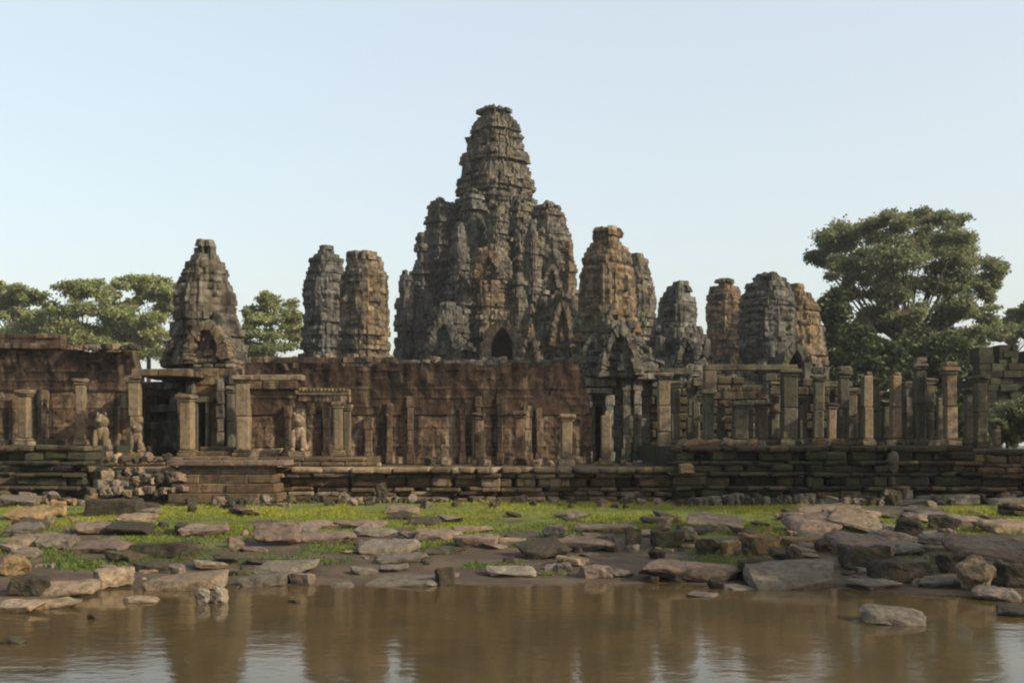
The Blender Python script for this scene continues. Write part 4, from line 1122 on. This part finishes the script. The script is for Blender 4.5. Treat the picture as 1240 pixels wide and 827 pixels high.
# --- right half
S(756, 778, 634, 664, 'darks', 'dark upright stone at the left end of the row of small blocks', 'block', .2)
S(757, 800, 630, 642, 'tan', 'small pale slab laid over the dark upright stone', D=32)
S(786, 834, 640, 663, 'darks', 'dark squared block in the row of small blocks', 'block', .1)
S(796, 814, 624, 644, 'tan', 'small pointed pale stone behind the dark squared block', 'boulder')
S(832, 904, 616, 641, 'tan', 'long tan plank-like slab sloping down to the right', rz=-.1, roll=.13, thick=.22)
S(822, 846, 636, 656, 'tan', 'pale broken stone below the sloping plank-like slab', 'boulder')
S(843, 872, 644, 673, 'darks', 'dark grey boulder with a tan right side', 'boulder')
S(872, 900, 650, 672, 'ochre', 'ochre block right of the dark grey boulder', 'block', .5)
S(896, 914, 654, 670, 'darks', 'small dark boulder between two ochre blocks', 'boulder')
S(906, 950, 644, 672, 'ochre', 'large ochre block left of the striped beam stone', 'block', .35)
S(785, 808, 662, 678, 'darks', 'small mossy boulder above the long reddish slab', 'boulder')
S(774, 906, 674, 705, 'pink', 'very long reddish slab along the water, rounded left end', rz=.04, thick=.35)
S(812, 832, 695, 706, 'darks', 'little dark mossy stone in front of the long reddish slab', 'boulder')
S(858, 880, 694, 713, 'darks', 'small dark stone at the water right of the long reddish slab', 'boulder')
S(876, 918, 702, 714, 'greys', 'thin pale slab in the shallows beside the big grey slab')
S(834, 872, 715, 723, 'greys', 'thin flat stone lying alone in the water right of the centre', water=True, thick=.08)
S(895, 940, 672, 704, 'darks', 'dark hollow stone at the left end of the big grey slab', 'block', .4)
S(912, 1038, 678, 714, 'greys', 'biggest pale grey slab, holed and tilted towards the water', rz=.06, thick=.24, tilt=.22)
S(952, 974, 672, 700, 'darks', 'brown knob standing on the biggest pale grey slab', 'boulder', z=.28, D=24.0)
S(986, 1006, 664, 680, 'darks', 'dark small stone on the upper edge of the biggest pale grey slab', 'boulder', z=.55, D=25.2)
S(952, 1012, 648, 663, 'ochre', 'striped ochre beam stone above the biggest pale grey slab', 'block', .03)
S(958, 1030, 616, 648, 'pink', 'reddish flat slab in the heap, left of the leaning planks', rz=.2)
S(970, 1050, 606, 626, 'tan', 'thin tan slab on top of the heap at right', rz=.1)
S(1012, 1078, 612, 646, 'tan', 'leaning plank slab with a pale right edge in the heap', rz=-.5, roll=.2)
S(1030, 1110, 608, 628, 'greys', 'grey slab behind the leaning plank slab')
S(1012, 1096, 640, 676, 'pink', 'wide brown slab overhanging a black hollow', rz=.1, roll=.1)
S(1022, 1085, 656, 690, 'darks', 'dark stone put in for the shade under the wide brown slab', 'block')  # dark stone stands in for the shade below the overhanging slab
S(1088, 1126, 624, 654, 'darks', 'dark rounded boulder in the heap at right', 'boulder')
S(1118, 1160, 640, 660, 'greys', 'grey slab right of the dark rounded boulder')
S(1080, 1150, 650, 668, 'tan', 'flat tan slab below the dark rounded boulder', rz=-.1)
S(1062, 1140, 675, 706, 'darks', 'dark log-like block with a greenish top near the water', 'block', .08)
S(1034, 1100, 698, 714, 'greys', 'thin grey slab in the shallows below the log-like block')
S(1118, 1170, 692, 712, 'greys', 'pale slab between the log-like block and the faceted boulder')
S(1140, 1164, 668, 694, 'darks', 'dark upright stone left of the faceted boulder', 'block', .4)
S(1164, 1216, 672, 718, 'tan', 'faceted boulder, grey at left and ochre at right', 'boulder', .7)
S(1156, 1262, 640, 682, 'pink', 'huge dark pink slab at the right edge', rz=-.1, thick=.35, roll=.06)
S(1188, 1248, 704, 728, 'greys', 'bluish grey slab sloping into the water at the right edge', rz=-.3)
S(1214, 1262, 678, 712, 'darks', 'dark block below the huge pink slab at the right edge', 'block', .1)
S(1050, 1132, 734, 757, 'greys', 'humped slab lying alone in the water at right', water=True, rz=-.15, roll=.05, tilt=.12)
S(1212, 1256, 729, 747, 'darks', 'dark flat stone in the water at the right edge', water=True)
S(1158, 1198, 620, 641, 'pink', 'pinkish slab on the grass behind the huge pink slab')
S(1196, 1256, 624, 646, 'tan', 'tan slab at the right edge on the grass')
S(1100, 1160, 614, 630, 'tan', 'small tan slab at the grass edge right of the heap')
S(1128, 1160, 622, 642, 'darks', 'dark block beside the small tan slab on the right grass', 'block')
S(1096, 1106, 586, 606, 'white', 'white-faced end stone right of the little brick stack', 'block', D=43.0)
S(1068, 1096, 588, 598, 'pink', 'upper brown block of the little stack at the foot of the right terrace', 'block', D=42.9, z=.98)
S(1066, 1098, 598, 610, 'tan', 'lower tan block of the little stack at the foot of the right terrace', 'block', D=42.8)
S(1108, 1204, 594, 608, 'greys', 'long kerb-like slab at the foot of the right terrace', 'block', -.03, D=42.5)
S(1204, 1300, 600, 612, 'greys', 'second kerb-like slab continuing past the right edge', 'block', -.05, D=42)
S(104, 118, 740, 750, 'darks', 'small dark stone poking out of the water at lower left', 'boulder', water=True)
S(-4, 26, 769, 780, 'darks', 'dark stone in the water in the lower left corner', 'boulder', water=True)
S(344, 364, 724, 730, 'darks', 'tiny dark stone at the water surface right of the two whitish stones', 'boulder', water=True)
S(46, 60, 800, 807, 'darks', 'tiny dark stone at the bottom left of the pond', 'boulder', water=True)
S(785, 800, 696, 706, 'darks', 'small dark stone under the left end of the long reddish slab', 'boulder')
# --- stones on the terrace and at its foot
S(455, 470, 566, 594, 'darks', 'dark upright post stone on the front of the middle terrace', 'block', .1, D=43.5)
S(300, 340, 538, 550, 'tan', 'pale carved block lying on the terrace right of the doorway', 'block', D=47.5, z=2.45)
S(820, 880, 537, 546, 'ochre', 'sunlit ochre slab on the edge of the shaded terrace', 'block', 0, D=44.9, z=2.95)
S(822, 842, 547, 560, 'ochre', 'small ochre stone below the sunlit ochre slab', 'block', D=43.75, z=1.86)
S(988, 1028, 533, 543, 'ochre', 'orange slab under the short ochre pillar', 'block', 0, D=46.5, z=2.95)
S(1130, 1152, 548, 557, 'tan', 'pale stone on the edge of the right terrace', 'block', D=44.8, z=2.95)
S(1076, 1090, 540, 566, 'greys', 'grey lump standing at the front of the right terrace', 'boulder', D=43.75, z=1.86)
S(905, 920, 542, 552, 'ochre', 'lone bright stone on the dark terrace front', 'boulder', D=44.8, z=2.95)

def scatter(n, pxr, pyr, size, mats, label, group, name='rubble_stone', kinds=('block', 'boulder'), ztop=None, Dr=None, piled=0.0):
    for k_ in range(n):
        px, py = random.uniform(*pxr), random.uniform(*pyr)
        s_ = random.uniform(*size)
        kd = random.choice(kinds)
        asp = random.uniform(.5, .95) if kd != 'flat' else random.uniform(.25, .42)
        kw = {}
        if Dr:
            D = random.uniform(*Dr); kw = dict(D=D, z=Z(py, D) if ztop is None else ztop)
        S(px - s_ / 2, px + s_ / 2, py - s_ * asp, py, random.choice(mats), label, kd, random.uniform(0, 3.1), name, group, **kw)
scatter(46, (950, 1240), (618, 700), (26, 60), ['pink', 'greys', 'darks', 'tan', 'darks', 'greys'], 'broken slab in the tumbled layer of the right bank', 'tumbled slabs of the right bank', 'stone_slab', ('flat',))
scatter(24, (0, 420), (612, 694), (22, 52), ['pink', 'greys', 'darks', 'tan', 'darks'], 'weathered slab bedded in the grass of the left bank', 'bedded slabs of the left bank', 'stone_slab', ('flat',))
scatter(24, (420, 950), (618, 694), (20, 46), ['pink', 'greys', 'darks', 'tan', 'darks'], 'weathered slab bedded in the mud of the middle bank', 'bedded slabs of the middle bank', 'stone_slab', ('flat',))
# rubble heap left of the stairway: piled up against the terrace
for row in range(6):
    D = 43.8 - .42 * (5 - row) * .55
    py = 603 - row * 8.2
    for k_ in range(11 - row):
        px = 112 + row * 5 + k_ * (118 - 8 * row) / (11 - row) + random.uniform(-3, 3)
        s_ = random.uniform(8, 19)
        py += random.uniform(-3, 3)
        S(px - s_ / 2, px + s_ / 2, py - s_ * .75, py, random.choice(['tan', 'greys', 'tan', 'darks', 'pink', 'darks', 'greys']), 'small pale broken stone in the heap left of the stairway', random.choice(['block', 'block', 'boulder']), random.uniform(0, 3), 'rubble_stone', 'stones of the heap left of the stairway', D=D, z=Z(py, D))
scatter(40, (222, 474), (597, 613), (7, 15), ['darks', 'darks', 'pink', 'greys'], 'small dark upright stone in the row at the foot of the stairway', 'stones at the foot of the stairway')
scatter(48, (480, 830), (600, 616), (7, 15), ['darks', 'darks', 'pink', 'greys', 'darks'], 'small dark stone in the row at the foot of the middle terrace', 'stones at the foot of the middle terrace')
scatter(40, (820, 1010), (598, 612), (9, 22), ['darks', 'darks', 'greys', 'pink'], 'dull rubble stone at the foot of the black mossy terrace', 'stones at the foot of the black terrace')
scatter(16, (0, 110), (596, 612), (10, 24), ['darks', 'ochre', 'greys', 'tan'], 'brownish block at the foot of the high left terrace', 'blocks at the foot of the left terrace')
scatter(26, (960, 1240), (618, 660), (10, 26), ['pink', 'tan', 'darks', 'greys'], 'broken stone wedged in the slab heap at right', 'broken stones in the right slab heap', kinds=('block', 'boulder', 'flat'))
scatter(22, (1030, 1240), (660, 712), (9, 24), ['greys', 'darks', 'pink'], 'shaded stone by the water in the right corner', 'stones by the water at right', kinds=('block', 'boulder', 'flat'))
scatter(20, (400, 780), (640, 700), (7, 20), ['greys', 'darks', 'pink'], 'small loose stone on the mud of the middle bank', 'loose stones on the middle bank', kinds=('boulder', 'flat', 'block'))
scatter(22, (760, 960), (630, 676), (8, 18), ['tan', 'darks', 'ochre', 'greys'], 'small stone among the blocks right of the centre', 'small stones among the right blocks')
scatter(24, (0, 300), (618, 705), (7, 18), ['tan', 'darks', 'pink', 'greys'], 'small loose stone on the left bank', 'loose stones on the left bank', kinds=('boulder', 'flat', 'block'))
scatter(14, (850, 1170), (541, 549), (7, 16), ['greys', 'darks', 'tan'], 'loose stone lying on the shaded right terrace', 'loose stones on the right terrace', Dr=(45.5, 47), ztop=2.95)
scatter(16, (360, 800), (556, 563), (7, 15), ['tan', 'darks', 'pink'], 'loose stone lying on the middle terrace before the brown wall', 'loose stones on the middle terrace', Dr=(47, 49), ztop=2.06)
scatter(34, (850, 1235), (588, 610), (10, 22), ['darks', 'darks', 'greys', 'pink', 'darks'], 'fallen block tumbled against the foot of the right terrace', 'fallen blocks along the right terrace', 'fallen_block')
scatter(26, (115, 480), (588, 606), (8, 18), ['darks', 'darks', 'greys', 'pink', 'tan'], 'fallen block tumbled against the foot of the stairway terrace', 'fallen blocks along the stairway', 'fallen_block')
# broken blocks along the top of the brown wall and upper terraces
def rim(n, px0, px1, D, py, mats, label, group, sz=(8, 16)):
    for k_ in range(n):
        px = px0 + (px1 - px0) * (k_ + random.random() * .8) / n; s_ = random.uniform(*sz)
        S(px - s_ / 2, px + s_ / 2, py - s_ * random.uniform(.4, .8), py, random.choice(mats), label, 'block', random.uniform(0, 3), 'fallen_block', group, D=D + random.uniform(-.5, .5), z=Z(py, D) - .05)
rim(10, 325, 480, 87, 433, ['tan', 'greys', 'greys'], 'pale block in the row on the terrace below the two close-set towers', 'blocks below the two close-set towers', (6, 11))
rim(18, 485, 705, 88.4, 439, ['greys', 'darks', 'greys', 'tan'], 'grey fallen block on the terrace rim under the central tower', 'blocks on the rim under the central tower', (7, 15))
rim(16, 800, 1000, 79, 454, ['greys', 'darks', 'tan'], 'grey fallen block on the rim between small tower and tree', 'blocks on the rim right of the small tower', (7, 14))
rim(8, 90, 170, 51.6, 421, ['darks', 'pink', 'greys'], 'dark block on the broken top of the far left wall', 'blocks on top of the left wall', (10, 18))

# ------------------------------------------------------------------ trees
def leaves(mb_pts, n, size, flat=.5, shell=.5):
    """n leaf quads through an ellipsoid list -> vertex array"""
    out = []; tn = []
    for (c, r_, k_) in mb_pts:
        m_ = max(1, int(n * k_))
        d = rng.normal(0, 1, (m_, 3)); d /= np.linalg.norm(d, axis=1)[:, None]
        rad = rng.random(m_) ** .42
        p = np.array(c) + d * rad[:, None] * np.array(r_) * (1 + .28 * rng.normal(0, 1, m_))[:, None].clip(.5, 1.5)
        a = rng.normal(0, 1, (m_, 3)); a[:, 2] *= flat; a /= np.linalg.norm(a, axis=1)[:, None]
        b = rng.normal(0, 1, (m_, 3)); b -= (b * a).sum(1)[:, None] * a; b[:, 2] *= flat; b /= np.linalg.norm(b, axis=1)[:, None]
        s_ = size * rng.uniform(.55, 1.3, m_)[:, None]
        q = np.stack([p - a * s_ * .5, p + b * s_ * .35, p + a * s_ * .5, p - b * s_ * .35], 1)
        out.append(q.reshape(-1, 3)); tn.append(np.clip(rng.normal(1 + random.gauss(0, .3), .3, m_), .2, 1.8))
    V = np.concatenate(out); t_ = np.concatenate(tn)
    n_ = len(V) // 4
    return V, np.arange(n_ * 4).reshape(-1, 4), t_
def leaf_obj(name, V, Fq, tone, mat, root):
    me = bpy.data.meshes.new(name)
    V = V - np.array(root.location)
    me.vertices.add(len(V)); me.vertices.foreach_set('co', V.astype(np.float32).ravel())
    me.loops.add(len(Fq) * 4); me.loops.foreach_set('vertex_index', Fq.ravel().astype(np.int32))
    me.polygons.add(len(Fq)); me.polygons.foreach_set('loop_start', (np.arange(len(Fq)) * 4).astype(np.int32))
    me.update(calc_edges=True)
    a = me.attributes.new('tone', 'FLOAT', 'FACE'); a.data.foreach_set('value', tone.astype(np.float32))
    me.materials.append(mat)
    o = bpy.data.objects.new(name, me); COL.objects.link(o); o.parent = root
    return o
def tree(name, label, D, base_px, base_z, trunk_r, fork_py, clumps, mat, n_leaf, size, group=None, depth=.8, flat=.5, sub=5, cat='tree'):
    """clumps: (px, py, rx px, rz px) as seen; each gets its own depth inside the crown"""
    x = X(base_px, D)
    root = thing(name, (x, D, base_z), label, cat, group)
    clumps = list(clumps) + [(c[0] + random.gauss(0, .6) * c[2], c[1] + random.uniform(-.2, .9) * c[3], c[2] * .8, c[3] * .9) for c in clumps]
    pts = []; wood = MB()
    cxm = sum(c[0] for c in clumps) / len(clumps); halfw = max(abs(c[0] - cxm) + c[2] for c in clumps) / F * D
    fork = Vector((x + random.uniform(-.3, .3), D, Z(fork_py, D)))
    wood.tube([(x, D, base_z - .3), (x + .1, D, base_z + .4), tuple((Vector((x, D, base_z)) + fork) / 2), tuple(fork)], [trunk_r * 1.5, trunk_r * 1.1, trunk_r * .9, trunk_r * .75], 10)
    for (px, py, rx, rzp) in clumps:
        off = max(-1, min(1, ((px - cxm) / F * D) / halfw))
        dy = random.uniform(-1, 1) * depth * halfw * math.sqrt(max(.05, 1 - off * off))
        Dd = D + dy
        c = Vector((X(px, Dd), Dd, Z(py, Dd))); rX, rZ = rx / F * D, rzp / F * D
        mid = fork.lerp(c, .5) + Vector((random.uniform(-.5, .5), random.uniform(-.5, .5), -.08 * (c - fork).length))
        rb = trunk_r * .22
        wood.tube([tuple(fork), tuple(mid), tuple(c)], [rb, rb * .6, rb * .25], 6)
        for k_ in range(sub + 3):
            d = Vector((random.gauss(0, 1), random.gauss(0, 1), random.gauss(0, .6)))
            d = d.normalized() * random.uniform(.35, 1.15)
            cc = c + Vector((d.x * rX, d.y * rX, d.z * rZ + .1 * rZ))
            wood.tube([tuple(c), tuple(c.lerp(cc, .6) - Vector((0, 0, .1 * rZ))), tuple(cc)], [rb * .3, rb * .2, rb * .08], 5)
            pts.append((tuple(cc), (rX * .5, rX * .5, rZ * .45), 1.0))
    wood.build('trunk', M['bark'], root, smooth=True)
    V, Fq, tn = leaves(pts, n_leaf, size, flat)
    leaf_obj('crown', V, Fq, tn, mat, root)
    return root

big = [(1000, 285, 28, 18), (985, 305, 18, 14), (1030, 280, 30, 16), (1060, 290, 30, 20), (1095, 262, 32, 14), (1125, 262, 26, 13), (1070, 268, 22, 10), (1145, 285, 30, 20),
       (1170, 302, 28, 18), (1195, 322, 22, 18), (1203, 342, 16, 14), (1110, 300, 34, 20), (1080, 318, 34, 18), (1040, 315, 28, 16), (1010, 320, 20, 14), (1140, 325, 32, 18),
       (1165, 345, 32, 16), (1110, 345, 30, 18), (1070, 350, 28, 16), (1030, 350, 22, 16), (1180, 372, 30, 12), (1140, 372, 28, 16), (1205, 385, 18, 12), (1095, 378, 26, 16), (1195, 402, 26, 12),
       (1160, 405, 30, 14), (1120, 408, 30, 16), (1050, 385, 18, 14), (1135, 395, 26, 16), (1155, 420, 28, 16), (1090, 410, 28, 18), (1065, 375, 22, 16), (1190, 425, 26, 14)]
big = [(1095 + (a_ - 1095) * .91, b_ + 4, c_ * .95, d_) for a_, b_, c_, d_ in big]
tree('broadleaf_tree', 'huge spreading tree with an airy crown at right', 112, 1098, 2.0, .75, 420, big, M['leaf'], 270, .33, depth=.7, flat=.8)
dl = [(1002, 372, 18, 16), (1020, 395, 20, 20), (1000, 410, 18, 18), (1030, 425, 20, 18), (1008, 440, 20, 18), (1045, 410, 14, 18)]
tree('broadleaf_tree', 'darker smaller tree beside the ochre lit tower, left of the huge tree', 100, 1018, 2.0, .35, 440, dl, M['leaf_dark'], 420, .5, depth=.7)
for (lab, D, bpx, cl_, mt) in (
    ('round low dark tree behind the pillars with orange tops', 88, 1065, [(1050, 440, 22, 20), (1075, 430, 22, 20), (1085, 455, 22, 20), (1055, 465, 22, 18), (1070, 490, 24, 18)], 'leaf_dark'),
    ('dense green tree behind the lone reddish pillar', 92, 1130, [(1115, 440, 22, 22), (1140, 425, 24, 20), (1155, 445, 22, 20), (1130, 460, 24, 20), (1150, 480, 24, 18), (1115, 488, 20, 16)], 'leaf_dark'),
    ('sparse pale tree in the gap at the right edge', 140, 1228, [(1226, 388, 12, 10), (1240, 380, 14, 12), (1232, 400, 16, 12), (1250, 400, 16, 14), (1216, 408, 12, 10)], 'leaf')):
    tree('broadleaf_tree', lab, D, bpx, 1.8, .3, 500 if D < 100 else 430, cl_, M[mt], 480, .45, depth=.7)
lt = [
    ('thin feathery tree top at the far left edge', 150, 8, [(0, 362, 14, 14), (20, 358, 10, 8), (30, 352, 14, 9), (42, 362, 14, 9), (15, 380, 18, 12), (-15, 350, 14, 12), (40, 382, 16, 12), (20, 398, 22, 12), (0, 412, 24, 14), (40, 414, 24, 14)], 'leaf_bright'),
    ('round leafy tree second from the left behind the wall', 145, 100, [(88, 352, 16, 12), (105, 345, 16, 10), (120, 355, 16, 12), (80, 375, 20, 13), (105, 375, 22, 14), (130, 378, 18, 13), (90, 398, 26, 14), (120, 402, 26, 14), (65, 392, 18, 12), (75, 415, 24, 14), (110, 420, 26, 14)], 'leaf_bright'),
    ('flat-topped tree right behind the brown doorway tower', 150, 180, [(160, 345, 20, 9), (180, 337, 22, 8), (198, 345, 16, 9), (185, 358, 18, 8), (205, 362, 14, 12), (150, 372, 16, 10), (195, 385, 20, 14), (165, 392, 22, 14), (145, 405, 24, 14), (185, 408, 26, 12), (140, 424, 26, 14), (180, 428, 26, 14)], 'leaf_bright'),
    ('sparse tree in the sky gap right of the brown doorway tower', 150, 332, [(325, 362, 12, 9), (340, 372, 16, 10), (315, 378, 14, 10), (355, 385, 12, 10), (330, 392, 20, 10), (305, 388, 12, 12), (350, 402, 18, 10), (315, 405, 20, 10), (335, 420, 26, 12), (305, 424, 20, 12)], 'leaf_bright')]
lt += [('bushy low tree filling the gap over the far left wall', 156, 58, [(40, 392, 22, 14), (62, 385, 20, 12), (78, 400, 22, 14), (55, 408, 26, 14), (30, 410, 20, 12)], 'leaf_bright'),
    ('low tree between the round tree and the flat-topped tree', 158, 146, [(138, 378, 16, 12), (150, 390, 20, 13), (132, 402, 22, 14), (160, 410, 24, 14), (150, 420, 26, 12)], 'leaf_bright')]
for lab, D, bpx, cl_, mt in lt:
    tree('broadleaf_tree', lab, D, bpx, 1.8, .35, 405, cl_, M[mt], 130, .42, depth=.5, flat=.8, group='trees beyond the gallery')
tree('green_bush', 'green leafy bush at the right edge before the grey ruin', 59, 1222, 2.2, .08, 528, [(1210, 510, 14, 14), (1228, 500, 18, 16), (1245, 512, 18, 18), (1222, 526, 20, 12), (1205, 528, 10, 10), (1262, 500, 20, 18)], M['leaf'], 420, .16, depth=.7, cat='bush')
for k_, px in enumerate((1012, 1042, 1074, 1106, 1138, 1168)):
    tree('green_bush', 'dark bush filling the gap behind the standing pillars at right', 66 + (k_ % 2) * 3, px, 1.2, .07, 535, [(px - 10, 515, 16, 16), (px + 12, 510, 16, 18), (px, 495, 16, 16), (px + 4, 530, 18, 12)], M['leaf_dark'], 300, .22, depth=.7, cat='bush', group='dark bushes behind the right-hand pillars')
# trees on the right bank outside the picture: they shade the right-hand colonnade
def bank_tree(label, x, y, h, rad):
    root = thing('broadleaf_tree', (x, y, .5), label, 'tree', 'trees on the right bank outside the picture')
    wd = MB(); wd.tube([(x, y, 0), (x, y, h * .3), (x + .2, y, h * .55)], [.5, .38, .28], 9)
    pts = []
    for k_ in range(26):
        d = Vector((random.gauss(0, 1), random.gauss(0, 1), random.gauss(0, 1))).normalized() * random.random() ** .4
        c = Vector((x + d.x * rad, y + d.y * rad, h * .66 + d.z * h * .30))
        wd.tube([(x, y, h * .5), tuple(c)], [.12, .03], 5)
        pts.append((tuple(c), (rad * .33, rad * .33, rad * .25), 1))
    wd.build('trunk', M['bark'], root, smooth=True)
    V, Fq, tn = leaves(pts, 420, .42, .6); leaf_obj('crown', V, Fq, tn, M['leaf'], root)
bank_tree('leafy tree on the right bank, nearer the temple', 27.5, 37, 18, 6.5)
bank_tree('leafy tree on the right bank, nearer the pond', 29, 18, 18, 6)
bank_tree('leafy tree on the right bank, farthest out', 38, 41, 15.5, 6.5)

# ------------------------------------------------------------------ haze
m = bpy.data.materials.new('thin_air_haze'); m.use_nodes = True
nt = m.node_tree
nt.nodes.remove(nt.nodes['Principled BSDF'])
pv_ = nt.nodes.new('ShaderNodeVolumePrincipled')
pv_.inputs['Color'].default_value = (.9, .95, 1, 1); pv_.inputs['Density'].default_value = .00022; pv_.inputs['Anisotropy'].default_value = .1
nt.links.new(pv_.outputs[0], nt.nodes['Material Output'].inputs['Volume'])
hb = MB()
hx0, hx1, hy0, hy1, hz0, hz1 = -1550, 1550, -650, 1650, -2, 42
hb.add([(x, y, z) for x in (hx0, hx1) for y in (hy0, hy1) for z in (hz0, hz1)], [(0, 1, 3, 2), (4, 6, 7, 5), (0, 4, 5, 1), (2, 3, 7, 6), (0, 2, 6, 4), (1, 5, 7, 3)])
tag(hb.build('haze', m), None, None, kind='stuff')

# ------------------------------------------------------------------ grass
def grass():
    xs, ys = [], []
    n = 0
    V = []; tn = []
    while n < 75000:
        y = random.uniform(24.5, 44); x = random.uniform(-.50, .50) * y
        px, py = CXP + F * x / y, YH + F * (CAMH - gz(x, y)) / y
        k_ = fbm(x, y, .42, 3.3, 4) * 2.4 - .25
        band = 0
        if py < 648: band = .6 + (.5 if 180 < px < 300 else 0) + (.3 if 480 < px < 760 else 0) + (.25 if 840 < px < 1000 else 0) + (.25 if px > 1080 else 0)
        elif 150 < px < 430 and py < 684: band = .75
        elif 740 < px < 860 and py < 682: band = .35
        elif py < 690: band = .02
        if px < 130 and py < 640: band -= .35
        if random.random() > max(.0, min(1, band + k_ * .7)): continue
        z = gz(x, y)
        h = random.uniform(.03, .08) * (1 + max(0, k_) * .5)
        a = random.uniform(0, 6.28); w_ = random.uniform(.008, .022)
        dx, dy = math.cos(a) * w_, math.sin(a) * w_
        lx, ly = random.gauss(0, .05), random.gauss(0, .05)
        V += [(x - dx, y - dy, z - .01), (x + dx, y + dy, z - .01), (x + dx * .4 + lx, y + dy * .4 + ly, z + h), (x - dx * .4 + lx, y - dy * .4 + ly, z + h * .96)]
        tn.append(max(.1, min(1.9, random.gauss(.7 + .3 * k_ + (y - 32) * .09, .16))))
        n += 1
    root = bpy.data.objects.new('tmp', None)
    o = leaf_obj('grass', np.array(V), np.arange(len(V)).reshape(-1, 4), np.array(tn), M['grass'], root)
    o.parent = None
    bpy.data.objects.remove(root)
    tag(o, 'short green grass growing in patches on the bank', 'grass', kind='stuff')
grass()
